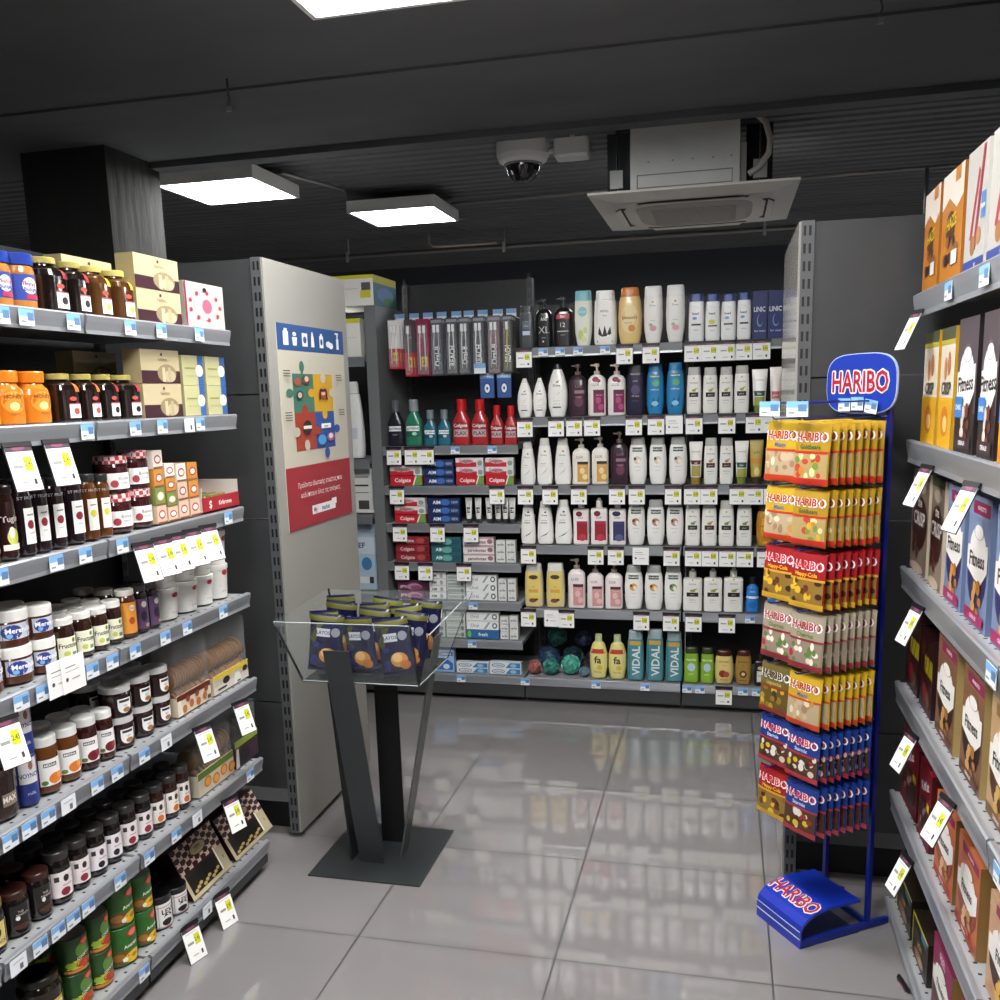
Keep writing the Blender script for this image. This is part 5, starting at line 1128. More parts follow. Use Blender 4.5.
# houndstooth cookie boxes on the base
def hound_box(u0, u1, lip, top, label):
    z = LZ[6]
    ya, yb = lsolve(u0, z), lsolve(u1, z)
    W = (yb - ya) * .98; yc = (ya + yb) / 2
    H = solve((LX - .03, yc, 0), 2, top, 'v') - z
    r = root('cookie_box', (LX, yc, z + .0005), HALF, label, 'cookie box', 'houndstooth cookie boxes')
    dk = mat('2c1414', .4)
    dd, lean = .20, .075
    fr = lambda x, zz: zz / H * lean
    b = MB()
    b.extr([(0, 0), (lean, H), (dd, H * .96), (dd, 0)], -W/2, W/2, dk)
    items = [('r', -1, 1, 0, .07, 'b8ac8c'), ('r', .62, .98, .07, .50, 'b8ac8c'), ('r', -1, -.88, .07, .50, 'b8ac8c'), ('r', .56, .62, .07, .55, 'e8e0cc'), ('p', [(-.82, .09), (-.82, .40), (-.1, .47), (.5, .44), (.5, .09)], '0f0a0a')]
    for i in range(9):
        items.append(('e', -.72 + i * .14, .12 + .035 * (i % 3), .08, .03, 'b09a58'))
    items += [('t', 'V', .8, .28, .07, '5a3a1c', True, 0, .1)]
    b.art(items, W, H, fr)
    nx, nz = 10, 6
    z0_ = .50 * H
    cw, ch = W / nx, (H - z0_) / nz
    for j in range(nz):
        for i in range(nx):
            if (i + j) % 2: continue
            x0, z0 = -W/2 + i * cw, z0_ + j * ch
            pts = [(x0, z0), (x0 + cw, z0), (x0 + cw, z0 + ch), (x0 + cw * .6, z0 + ch * .7), (x0, z0 + ch), (x0 + cw * .25, z0 + ch * .4)]
            b.add([(x, fr(x, zz) - .0009, zz) for x, zz in pts], [(0, 1, 2, 3, 5), (5, 3, 4)], 'dcbcac')
    e = [('e', .05, .76, .40, .12, '3a2418'), ('e', .05, .76, .36, .10, 'b0a474'), ('t', 'VIENI', .05, .78, .06, '2c1a10', True, .0, .3), ('r', -.15, .25, .72, .73, '5a4420')]
    c = MB(); c.art(e, W, H, lambda x, zz: fr(x, zz) - .003)
    link('box', b.mesh('houndstooth_box'), r); link('label', c.mesh('oval_label'), r)
hound_box(194, 233, 880, 838, 'brown houndstooth cookie box with window, left one on the bottom left shelf')
hound_box(236, 273, 850, 806, 'brown houndstooth cookie box with window, right one on the bottom left shelf')

# price cards and labels on the left rails
def left_cards(si, us, kind='tagL', rz=HALF, label='white price card with yellow square', hang=-.040, tilt=0.0, x=-1.497, yaw=-.28):
    for u in us:
        y = lsolve(u, LZ[si] - .05, x)
        o = spawn(kind, (x, y, LZ[si] + hang), rz + yaw, rx=-.32)
        reg(o, label, 'hanging below the %s left shelf' % LNAME[si], y, 'price card', 'price cards on the left shelves')
left_cards(1, (17, 56)); left_cards(2, (143, 162, 176, 192, 208), hang=-.03)
left_cards(4, (240,)); left_cards(4, (202,)); left_cards(5, (230,)); left_cards(6, (190, 222), hang=-.01)
left_cards(3, (4,))
def left_labels(si, us, kind='lab', desc='blue and white shelf label'):
    for u in us:
        y = lsolve(u, LZ[si] - .02, -1.503)
        o = spawn(kind, (-1.5015, y, LZ[si] - .006), HALF, rx=0)
        o.rotation_euler = (0, .0, HALF)
        reg(o, desc, 'on the %s left rail' % LNAME[si], y, 'shelf label', 'shelf labels on the left rails')
left_labels(0, (1, 26, 73, 130, 161, 199)); left_labels(1, (87, 135, 162, 200)); left_labels(1, (189,), 'labp', 'plain white shelf label')
left_labels(2, (0, 56, 85, 122, 228)); left_labels(3, (21, 43, 92, 112, 135, 165, 187, 223)); left_labels(4, (10, 29, 48, 97, 117, 144)); left_labels(4, (68, 166), 'labp', 'plain white shelf label')
left_labels(5, (40, 58, 73, 88, 120, 149, 176, 250)); left_labels(5, (18, 197), 'labp', 'plain white shelf label'); left_labels(6, (144,)); left_labels(6, (207,), 'labp', 'plain white shelf label')
for j, u in enumerate((59, 71)):
    y = lsolve(u, LZ[3], -1.497)
    o = spawn('plain', (-1.4945 + .004 * j, y, LZ[3] + .038), HALF); o['label'] = '%s plain white card on the fourth left rail below the spread jars' % ('left', 'right')[j]; o['category'] = 'price card'; o['group'] = 'plain white cards on the fourth left rail'

# ================================================================== POSTER on the left end cabinet
def poster():
    # flat sheet on the +x face at x = -1.5; artwork built facing -y and turned
    yA = solve((-1.497, 0, 1.6), 1, 281, 'u'); yB = solve((-1.497, 0, 1.6), 1, 346, 'u')
    zt = solve((-1.497, yA, 0), 2, 322, 'v'); zb = solve((-1.497, yA + .02, 0), 2, 532, 'v')
    W, H = yB - yA, zt - zb
    r = root('poster', (-1.4995, (yA + yB) / 2, zb), HALF, 'puzzle poster with blue header and red footer on the grey cabinet side', 'poster')
    b = MB(); b.box(-W/2, W/2, -.002, 0, 0, H, mat('b9b4a4', .5))
    link('sheet', b.mesh('poster_sheet'), r)
    hd = MB(); hd.art([('r', -1, 1, .875, 1, '264d86')], W, H, flat(-.002))
    ic = [('r', -.84, -.7, .90, .965, 'e4e8ec'), ('r', -.81, -.73, .965, .978, 'e4e8ec'), ('p', [(-.58, .90), (-.48, .90), (-.46, .94), (-.60, .94)], 'e4e8ec'), ('e', -.53, .955, .05, .01, 'e4e8ec'),
          ('r', -.32, -.16, .90, .965, 'e4e8ec'), ('e', -.24, .932, .05, .017, '264d86'), ('p', [(-.06, .90), (.04, .90), (.03, .945), (.0, .975), (-.03, .975), (-.05, .945)], 'e4e8ec'),
          ('r', .2, .32, .90, .96, 'e4e8ec'), ('r', .23, .29, .96, .972, 'e4e8ec'), ('e', .26, .93, .035, .016, '264d86'), ('e', .48, .922, .08, .016, 'e4e8ec'), ('e', .56, .915, .07, .016, 'e4e8ec'), ('r', .74, .82, .90, .955, 'e4e8ec'), ('r', .76, .80, .955, .985, 'e4e8ec'), ('r', .70, .82, .978, .986, 'e4e8ec')]
    hd.art(ic, W, H, flat(-.0025)); link('header', hd.mesh('poster_header'), r)
    # four jigsaw pieces
    PC = (('3f6f5e', -.66, -.06, .575, .765, 'top'), ('c99a1e', -.06, .54, .575, .765, 'right'), ('9c3a28', -.66, -.06, .385, .575, 'left'), ('264f96', -.06, .54, .385, .575, 'bottom'))
    pz = MB()
    items = [('r', x0, x1, z0, z1, c) for c, x0, x1, z0, z1, _ in PC]
    cr = 'b9b4a4'
    items += [('e', -.38, .80, .07, .028, '3f6f5e'), ('r', -.41, -.35, .76, .79, '3f6f5e'), ('e', -.76, .67, .10, .022, '3f6f5e'), ('e', -.14, .67, .10, .022, 'c99a1e'), ('e', .24, .745, .08, .026, cr), ('r', .19, .29, .74, .766, cr), ('e', .52, .67, .10, .022, cr),
              ('e', -.36, .588, .08, .026, '9c3a28'), ('e', .24, .56, .08, .026, 'c99a1e'), ('e', -.64, .48, .10, .024, cr), ('e', -.02, .48, .10, .022, '9c3a28'), ('e', -.36, .41, .08, .028, cr), ('r', -.41, -.31, .385, .41, cr), ('e', .60, .48, .10, .022, '264f96'), ('e', .24, .36, .08, .028, '264f96'), ('r', .21, .27, .37, .39, '264f96'),
              ('e', -.54, .725, .09, .02, 'a84a3c'), ('e', -.3, .735, .11, .022, '6a3a2c'), ('e', -.28, .74, .06, .014, 'd8b0a0'), ('e', -.5, .66, .1, .022, '2c2c30'), ('e', -.5, .66, .06, .014, 'c8b0a0'),
              ('e', .2, .67, .14, .028, 'b04a34'), ('e', .2, .675, .08, .018, 'e0a890'), ('p', [(.06, .63), (.1, .69), (.3, .69), (.34, .63), (.28, .64), (.26, .675), (.14, .675), (.12, .64)], '3c2c28'),
              ('e', -.34, .50, .13, .035, '201c1c'), ('r', -.46, -.22, .492, .508, 'e4e0d8'), ('r', .08, .38, .488, .512, 'f0f2f4'), ('t', 'myway', .23, .5, .012, '264f96', True, 0, .14), ('e', .08, .43, .13, .026, '4a9ad0'), ('e', .36, .44, .12, .022, 'b05a70'), ('e', .36, .445, .07, .014, 'd8dce4')]
    for cx, cz in ((-.84, .775), (-.84, .762), (-.84, .75), (.72, .76), (.72, .748), (.74, .735), (-.86, .575), (-.86, .562), (-.86, .55), (-.86, .538), (.76, .575), (.76, .562), (.76, .55)):
        items.append(('r', cx - .1, cx + .09, cz, cz + .005, '4a4a48'))
    pz.art(items, W, H, flat(-.0022)); link('puzzle', pz.mesh('poster_puzzle'), r)
    ft = MB(); ft.art([('r', -1, 1, 0, .31, '96202e'), ('t', 'Προϊόντα ιδιωτικής ετικέτας που', 0, .215, .025, 'ece4e0', False, 0, .86), ('t', 'καλύπτουν όλες τις ανάγκες', 0, .165, .025, 'ece4e0', False, 0, .74),
        ('r', -.32, .42, .055, .10, 'e6e4e2'), ('t', 'My', -.22, .077, .024, '96202e', True, 0, .1), ('t', 'market', .1, .077, .024, '264d86', True, 0, .24), ('r', .3, .46, .08, .112, 'e6e4e2')], W, H, flat(-.0022))
    link('footer', ft.mesh('poster_footer'), r)
poster()

# ================================================================== RIGHT SHELVES; fronts face -x
RXP = .525
def flakes(seed, c1, c2, n=9, cx=.1, cz=.22, sx=.5, sz=.13):
    rr = random.Random(seed)
    return [('e', cx + rr.uniform(-sx, sx), cz + rr.uniform(-sz, sz), rr.uniform(.10, .2), rr.uniform(.03, .06), c1 if i % 2 else c2) for i in range(n)]
def fit(bg, lab, f1, f2, bar, under='2a1a16'):
    return [('r', -1, 1, .84, 1, bg), ('r', -.6, .9, .86, .96, lab), ('t', '0% RECETTE', .15, .91, .03, 'f4e8ee', True, 0, .5), ('e', 0, .40, .85, .26, under), ('e', .0, .60, .72, .17, 'eae6e0'), ('p', [(-.9, .42), (-.9, .60), (.9, .66), (.9, .46), (.4, .34), (-.2, .36)], 'eae6e0'), ('e', .05, .74, .45, .07, bg), ('e', .05, .73, .38, .055, 'eae6e0'),
            ('t', 'Fitness', 0, .52, .11, '201a1c', True, .06, .92)] + flakes(3, f1, f2) + [('r', -.85, .85, .03, .12, bar), ('t', 'CEREALES', 0, .075, .03, 'f0e6ea', True, 0, .5)]
CER = {
 'orange': ('cereal_box', 'b8731c', [('p', [(-1, .7), (-1, 1), (1, 1), (1, .74), (.4, .66), (-.3, .78)], 'd8cdc0'), ('r', .2, .7, .88, 1, 'b8731c'), ('e', -.1, .52, .45, .14, '4a2a14'), ('t', 'HAZE', 0, .56, .10, 'd8b81c', True, .1, .8)] + flakes(5, '2c1c14', '8a5a2c', 9, 0, .3, .6, .1) + [('r', .2, .7, .18, .3, 'e0dcd4'), ('r', -1, 1, 0, .04, 'a06018')], 'orange cereal box with cream top', 'a0621a'),
 'straw': ('snack_box', 'b4b1ab', [('p', [(-.1, .2), (.15, .2), (.75, .98), (.5, .98)], '8a1f2a'), ('p', [(-.5, .3), (-.3, .28), (.3, .8), (.15, .84)], '9c2c34'), ('e', -.15, .24, .25, .08, '9a6a3c'), ('e', .4, .3, .22, .07, 'a87a48'), ('r', .55, .95, .42, .62, '3f78b4'), ('t', 'new', .75, .52, .05, 'e8f0f8', True, 0, .2), ('r', -1, 1, 0, .13, '2b3f86'), ('t', 'Y', .2, .065, .06, 'e8ecf4', True, 0, .1)], 'white snack box with red sticks', 'c8c4bc'),
 'ygrain': ('cereal_box', 'd8cdb8', [('r', -1, 1, .90, 1, '4a4c34'), ('r', -1, 1, .86, .90, 'b8a834'), ('e', -.2, .66, .2, .10, 'c07a3c'), ('e', .3, .70, .2, .10, 'b06a30'), ('t', 'CRISP', 0, .50, .10, '2c2a26', True, 0, .9), ('r', -1, 1, 0, .42, 'd9a31c'), ('e', 0, .22, .55, .13, 'c8761c'), ('e', .1, .2, .3, .07, 'e8c070')], 'yellow and cream cereal box', 'c0921c'),
 'fitgrey': ('cereal_box', '4f4448', [('r', -1, 1, .0, .3, '2a2022')] + fit('6a5d60', '5a4c50', '6e3428', 'd8c8bc', '3a2c2e')[3:] + [('r', -.9, -.1, .26, .42, '3a78b8'), ('t', 'DARK', -.5, .34, .04, 'e8f0f8', True, 0, .3)], 'dark grey cereal box', '241c1e'),
 'fityell': ('cereal_box', 'd8961c', fit('d9a02c', 'd9a02c', 'e0b040', 'c87a1c', 'c8801c', 'c87a18')[3:] + [('r', -.9, -.1, .26, .42, '3a78b8')], 'orange yellow cereal box', 'b87814'),
 'chocr': ('cereal_box', '8a7868', [('r', -1, 1, .92, 1, '3c4428'), ('e', 0, .84, .6, .06, 'b8a898'), ('e', 0, .5, .9, .26, '3a1c1a'), ('t', 'the', 0, .70, .09, 'e8e0d8', True, 0, .6), ('t', 'CRISP', 0, .54, .13, 'e8e0d8', True, 0, .92)] + flakes(8, '6e2c28', '3a1814', 9, 0, .28, .6, .1) + [('e', 0, .05, .8, .05, 'c8b49c')], 'brown cereal box with white lettering', 'c8b8a0'),
 'fitblue': ('cereal_box', '7486a8', fit('7f92b4', '8c1c50', 'b8742c', 'd09a50', '9c1c58', '2c2c5c'), 'blue cereal box with magenta strips', '6a7a9c'),
 'redch': ('cereal_box', '3a1014', [('r', -.3, 1, .5, .72, 'b8a41c'), ('p', [(-.2, .5), (.0, .72), (.1, .72), (-.1, .5)], '3a2c14'), ('p', [(.3, .5), (.5, .72), (.6, .72), (.4, .5)], '3a2c14'), ('e', -.5, .8, .3, .1, '6e2a24'), ('e', 0, .25, .35, .12, '8c1c20'), ('e', .5, .2, .3, .1, '6a4a30'), ('e', -.4, .4, .3, .08, '5c1c1c'), ('r', .3, .9, .85, .92, '2c3a1c')], 'dark red and yellow cereal box', '240c0e'),
 'fitbrown': ('cereal_box', '7a543c', fit('8a6248', '8c2450', 'a8703c', 'c89a5c', '5c3420', '2c1812'), 'brown cereal box with white bowl', 'a8905c'),
 'fitbeige': ('cereal_box', 'b8966c', fit('c0a078', '8c6a40', 'b07838', 'd0a860', '6e4a24', '4a2c1a'), 'beige cereal box with white bowl', 'a8905c'),
 'kit': ('cereal_box', '7a1420', [('t', 'KitKat', 0, .74, .12, 'e8dcdc', True, .3, .9), ('e', 0, .34, .9, .26, '3a1814')] + flakes(11, '6e4038', 'a88078', 10, 0, .34, .7, .18) + [('r', -1, 1, 0, .05, '5c0c14'), ('r', .5, .9, .5, .6, 'c8b01c')], 'dark red chocolate cereal box', '4a0c14'),
 'fitor': ('cereal_box', 'b8643c', fit('bc6e44', '8c1c48', 'b88050', 'd8b088', '9c3424', '8c4a2c'), 'orange brown cereal box', '8f6c3c'),
 'fitchoc': ('cereal_box', 'c09872', fit('c4a07c', '8c1c48', 'b87c28', 'd8a848', 'b89070', '3a1c18'), 'tan cereal box with dark base', '8f6c3c'),
 'lion': ('cereal_box', '241a12', [('r', -1, 1, .93, 1, 'd9cc1c'), ('r', -1, -.9, 0, .93, 'c8bc1c'), ('r', .1, .8, .78, .92, '2f78b0'), ('t', 'LION', 0, .5, .13, 'd8a81c', True, .1, .9), ('e', 0, .22, .6, .14, '8a6a4c'), ('e', .2, .2, .3, .08, 'b09878'), ('e', -.3, .7, .35, .1, '3c3020')], 'black and yellow cereal box', '1c140e'),
 'fitmag': ('cereal_box', '6e2440', [('r', -1, 1, .70, 1, '8a1c50'), ('t', 'FEEL', 0, .88, .10, 'e8c8d8', True, 0, .8), ('t', 'GOOD', 0, .77, .06, 'e8c8d8', True, 0, .7)] + fit('6e4a3c', '8a1c50', 'b08a60', 'd0b080', '5c2434', '4a3428')[3:], 'magenta topped cereal box', '8f6c3c'),
}
RN = ['top', 'second', 'third', 'fourth', 'fifth', 'bottom']
def rsolve(u, z, x=RXP): return solve((x, 0, z), 1, u, 'u')
def right_goods(si, items):
    z = RZS[si] - .0055
    for kind, u0, u1, ut, vt in items:
        ya, yb = rsolve(u0, z), rsolve(u1, z)          # ya farther (left in image), yb nearer
        W = (ya - yb) * .96; yc = (ya + yb) / 2
        H = solve((RXP, rsolve(ut, z + .28), 0), 2, vt, 'v') - z
        H = round(H * 100) / 100; W = min(round(W * 100) / 100, .21)
        key = ('cer', kind, W, H)
        n, face, art, de, sd = CER[kind]
        if key not in PROTO: carton(key, n, W - .004, H, .062, face, art, side=sd)
        for rw in range(2):
            o = spawn(key, (RXP + .033 + rw * .068, yc, z + .0005), -HALF + R_.uniform(-.02, .02))
            reg(o, de, 'on the %s right shelf' % RN[si] + (', rear row' if rw else ''), -yc, 'cereal' if n != 'snack_box' else 'snack box', 'cereal boxes on the right shelves')
right_goods(0, [('orange', 920, 936, 921, 200), ('orange', 937, 959, 921, 200), ('straw', 961, 982, 921, 200), ('straw', 984, 1012, 921, 200)])
right_goods(1, [('ygrain', 919, 934, 920, 337), ('ygrain', 935, 950, 920, 337), ('fitgrey', 952, 971, 952, 322), ('fitgrey', 974, 993, 952, 322), ('fityell', 995, 1022, 952, 322), ('fityell', 1026, 1062, 952, 322)])
right_goods(2, [('chocr', 909, 924, 913, 468), ('chocr', 926, 940, 913, 468), ('fitblue', 942, 959, 941, 478), ('fitblue', 962, 984, 941, 478), ('fitblue', 988, 1016, 941, 478), ('fitblue', 1021, 1056, 941, 478)])
right_goods(3, [('redch', 904, 916, 908, 610), ('redch', 917, 930, 908, 610), ('fitbrown', 933, 952, 931, 622), ('fitbrown', 957, 979, 931, 622), ('fitbeige', 983, 1010, 931, 622), ('fitbeige', 1018, 1056, 931, 622)])
right_goods(4, [('kit', 900, 915, 899, 712), ('kit', 916, 928, 899, 712), ('fitor', 933, 950, 922, 758), ('fitor', 953, 975, 922, 758), ('fitchoc', 983, 1016, 922, 758), ('fitchoc', 1026, 1070, 922, 758)])
right_goods(5, [('lion', 896, 909, 899, 862), ('lion', 911, 925, 899, 862), ('fitmag', 929, 948, 925, 905), ('fitmag', 953, 980, 925, 905), ('fitmag', 990, 1030, 925, 905)])
def right_cards(si, us, rng=None):
    for u in us:
        y = solve((.494, 0, RZS[si] - .06), 1, u, 'u')
        o = spawn('tagL', (.489, y, RZS[si] - .050), -HALF + .22, rx=-.42)
        reg(o, 'white price card in black holder', 'hanging below the %s right shelf' % RN[si], -y, 'price card', 'price cards on the right shelves')
right_cards(0, (919,)); right_cards(1, (929, 974)); right_cards(2, (920,)); right_cards(3, (914, 950)); right_cards(4, (909,)); right_cards(5, (905,))
for si, us in ((0, (949, 985)), (2, (992,)), (3, (1000,))):
    for u in us:
        y = solve((.494, 0, RZS[si] - .02), 1, u, 'u')
        o = spawn('labw', (.4925, y, RZS[si] - .010), -HALF); reg(o, 'pale blue shelf label', 'on the %s right rail' % RN[si], -y, 'shelf label', 'shelf labels on the right rails')

# ================================================================== CANDY STAND
NX, NY = .82, .572                      # direction from the stand's front to its back
ang = math.atan2(NX, NY)
SRZ = -ang                              # local -y is the front
sx0, sy0 = (.119 + .231) / 2, (2.718 + 2.56) / 2
st = root('candy_display_stand', (sx0, sy0, 0), SRZ, 'blue wire candy display stand with oval sign on curved base', 'display stand')
b = MB()
BW, BD = .20, .252
prof = [(0, 0), (0, .045), (.004, .06), (.02, .082), (.045, .097), (.08, .105), (.20, .10), (.20, .09), (.012, .085), (.008, 0)]
hb = M_HBLUE
pr = [(0, .0), (0, .05), (.006, .07), (.025, .088), (.055, .10), (.10, .108), (.215, .104), (.215, .096), (.10, .10), (.058, .092), (.03, .08), (.012, .065), (.006, .05), (.006, 0)]
b.extr(pr, -BW/2, BW/2, hb)
b.box(-BW/2, BW/2, .006, .215, .0, .004, mat('0b1a4c', .4)); b.box(-BW/2, -BW/2 + .003, .008, .21, .004, .02, hb)
link('base_cover', b.mesh('stand_base_cover'), st)
b = MB()
for sx in (-1, 1): b.box(sx * BW/2 - (.012 if sx > 0 else 0), sx * BW/2 + (0 if sx > 0 else .012), 0.006, BD + .075, 0.004, .022, mat('0e2480', .3))
b.box(-BW/2, BW/2, BD, BD + .012, .004, .02, mat('0e2480', .3))
link('base_frame', b.mesh('stand_base_frame'), st)
# front stripes and logo on the curved cover
def basesurf(x, z): return 0
b = MB()
b.art([('r', -1, 1, .028, .032, 'd8dce4'), ('r', -1, 1, .052, .055, 'd8dce4')], BW, 1.0, flat(-.0005)); link('stripe', b.mesh('base_stripes'), st)
b = MB()
def topz(y):
    pts = [(0.006, .07), (.025, .088), (.055, .10), (.10, .108), (.215, .104)]
    for i in range(4):
        if y <= pts[i + 1][0]: 
            t = (y - pts[i][0]) / (pts[i + 1][0] - pts[i][0]); return pts[i][1] * (1 - t) + pts[i + 1][1] * t
    return .104
for k, (off, col, ex) in enumerate(((.0, 'b01c2c', .0),)):
    for wgt, cc, dz in ((1.0, 'e8e6ea', .0012), (.0, 'a8182a', .0026)):
        vs, fs, tw = text_mesh('HARIBO', True)
        sc = .19 / tw
        if wgt:
            for dx, dy in ((-.003, 0), (.003, 0), (0, .003), (0, -.003), (.002, .002), (-.002, .002), (.002, -.002), (-.002, -.002)):
                b.add([(x * sc + dx, .062 + y * sc * 1.25 + dy, topz(.062 + y * sc * 1.25 + dy) + dz + (dx + dy) * .02) for x, y in vs], fs, cc)
        else: b.add([(x * sc, .062 + y * sc * 1.25, topz(.062 + y * sc * 1.25) + dz) for x, y in vs], fs, cc)
link('base_logo', b.mesh('base_logo'), st)
for sx in (-1, 1):
    b = MB(); b.bar((sx * (BW/2 - .008), BD, .02), (sx * (BW/2 - .008), BD, 1.56), .013, .013, mat('0c1f7c', .3)); link('post', b.mesh('stand_post'), st)
# sign
b = MB()
sgn = []
SW, SH = .132, .080
zc = 1.602
for i in range(40):
    t = 2 * math.pi * i / 40
    c, q = math.cos(t), math.sin(t)
    sgn.append((SW * math.copysign(abs(c) ** .55, c), SH * math.copysign(abs(q) ** .62, q)))
vs = [(x, .230, zc + z) for x, z in sgn] + [(x, .238, zc + z) for x, z in sgn]
b.add(vs, [tuple(range(39, -1, -1))[::-1], tuple(range(40, 80))[::-1]] + [(i, (i + 1) % 40, 40 + (i + 1) % 40, 40 + i) for i in range(40)], mat('12339c', .35))
vs = [(x * 1.02, .231, zc + z * 1.03) for x, z in sgn] + [(x * 1.02, .237, zc + z * 1.03) for x, z in sgn]
b.add(vs, [tuple(range(40)), tuple(range(40, 80))[::-1]] + [(i, (i + 1) % 40, 40 + (i + 1) % 40, 40 + i) for i in range(40)], mat('a8b8e4', .35))
link('sign', b.mesh('stand_sign'), st)
b = MB()
vs, fs, tw = text_mesh('HARIBO', True)
sc = .215 / tw
for dx, dz in ((-.0042, 0), (.0042, 0), (0, .0042), (0, -.0042), (.003, .003), (-.003, .003), (.003, -.003), (-.003, -.003)):
    b.add([(x * sc + dx, 0.2285 - (dx + dz) * .01, zc + .006 + y * sc * 1.32 + dz) for x, y in vs], fs, 'eceaf0')
b.add([(x * sc, .2270, zc + .006 + y * sc * 1.32) for x, y in vs], fs, 'a8142c')
link('sign_logo', b.mesh('sign_logo'), st)
for k, (x, z, a) in enumerate(((-.06, 1.545, .0), (0, 1.548, .0), (.065, 1.54, .15))):
    o = spawn('lab', (sx0, sy0, 0)); rr = Vector((x * .85, .222, z + .017)); rr.rotate(Matrix.Rotation(SRZ, 3, 'Z'))
    o.location = (sx0 + rr.x, sy0 + rr.y, rr.z); o.rotation_euler = (0, a, SRZ)
    reg(o, 'small pale blue price label', 'stuck on the blue oval sign', x, 'shelf label', 'price labels on the oval sign')
# bags
def bag_surf(w_, h, t_):
    def f(x, z):
        u = min(1, abs(2 * x / w_)); v = min(1, abs(2 * z / h - 1))
        return -t_ * (max(0, 1 - u ** 2.4) ** .6) * (max(0, 1 - v ** 5) ** .6)
    return f
def bag_mesh(key, name, w_, h, t_, face, art, back, edge=None):
    b = MB(); f = bag_surf(w_, h, t_)
    nx, nz = 10, 14
    rr = random.Random(int(h * 1e4) + int(w_ * 1000))
    for sgn_, mt in ((1, face), (-1, back)):
        vs = []
        for j in range(nz + 1):
            for i in range(nx + 1):
                x, z = -w_/2 + w_ * i / nx, h * j / nz
                wr = (math.sin(i * 2.3 + j * 1.1 + h * 40) * .0010 + rr.uniform(-.0007, .0007)) if 0 < i < nx else 0
                vs.append((x * (1 - .03 * math.sin(math.pi * j / nz)), (f(x, z) + wr) * sgn_, z))
        fs = [(j * (nx + 1) + i, j * (nx + 1) + i + 1, (j + 1) * (nx + 1) + i + 1, (j + 1) * (nx + 1) + i) for j in range(nz) for i in range(nx)]
        if sgn_ < 0: fs = [tuple(reversed(q)) for q in fs]
        b.add(vs, fs, mat(mt, .25, 0, coat=.4), True)
    a = MB(); a.art(art, w_, h, lambda x, z: f(x, z) - .0016, step=.00007)
    parts = [('bag', b.mesh(name + '_body'), []), ('print', a.mesh(name + '_print'), [])]
    proto(key, name, parts)
def candy(seed, cols, z0=.12, z1=.5, n=14):
    rr = random.Random(seed)
    return [('e', rr.uniform(-.8, .8), rr.uniform(z0, z1), rr.uniform(.10, .2), rr.uniform(.04, .08), rr.choice(cols)) for _ in range(n)]
def hb_art(top, name2, win, cols, seed, band, txt='a8142c', c2='2c5aa0'):
    return [('r', -1, 1, .5, .97, top), ('r', -.95, .95, .10, .52, win)] + candy(seed, cols) + [('r', -1, 1, .51, .55, band), ('r', -1, 1, 0.02, .12, band), ('t', 'HARIBO', .015, .775, .155, 'f0ecec', True, 0, .92), ('t', 'HARIBO', 0, .78, .13, txt, True, 0, .84), ('t', name2, 0, .62, .07, c2, True, 0, .66)]
HBW, HBH = .119, .166
BAGS = {
 'gold': ('a8841a', 'Goldbears', 'a8905c', ['c8a030', 'b0402c', 'd8c890', '6a8a3a', 'c87a30'], 'b8281c', 'a8142c', '2c5a3a', 'golden gummy candy bag'),
 'goldy': ('c09c1c', 'Miami', 'b09c7c', ['c0a888', 'd8ccb0', '9a7a5c', 'b8884c'], 'c03a1c', 'a8142c', '2c5aa0', 'bright yellow gummy candy bag'),
 'red': ('98141c', 'Happy-Cola', '8a6a2c', ['5a3014', '8a5a2c', '3c2010', 'd8b02c'], 'c8a02c', 'c83a40', 'e8b830', 'red cola candy bag'),
 'white': ('9c917c', 'Cherries', '8f7f6e', ['b0283a', 'd8d0c4', 'e8e0d4', '5a7a3a'], '8a2c34', 'a0142c', '4a7a2c', 'white cherry candy bag'),
 'blue': ('183480', 'Starmix', '4a3020', ['c8b02c', '8c2c28', 'd8d4cc', '3a2414', 'd0c4b4'], 'a83038', 'c8283c', 'c8d8f0', 'blue mixed candy bag'),
 'dark': ('6a5c28', 'Liquorice', '5c4a1c', ['c8a82c', '3a2c14', '8a6a24', 'a8902c'], '8a2c20', '3a3020', 'c8b868', 'dark gold candy bag'),
}
TIERS = [(round(solve((.13, 2.74, 0), 2, v, 'v') - HBH, 3), l_, r_) for v, l_, r_ in ((421, 'goldy', 'gold'), (485, 'goldy', 'gold'), (543, 'red', 'red'), (601, 'white', 'white'), (659, 'dark', 'goldy'), (712, 'blue', 'blue'), (762, 'red', 'blue'))]
TH = [TIERS[i][0] + HBH - (TIERS[i + 1][0] + HBH) - .014 if i < 6 else .15 for i in range(7)]
TIERS = [(z + HBH - h, l_, r_) for (z, l_, r_), h in zip(TIERS, TH)]
TN = ['top', 'second', 'third', 'fourth', 'fifth', 'sixth', 'lowest']
M_WIRE = mat('12248a', .3, .2)
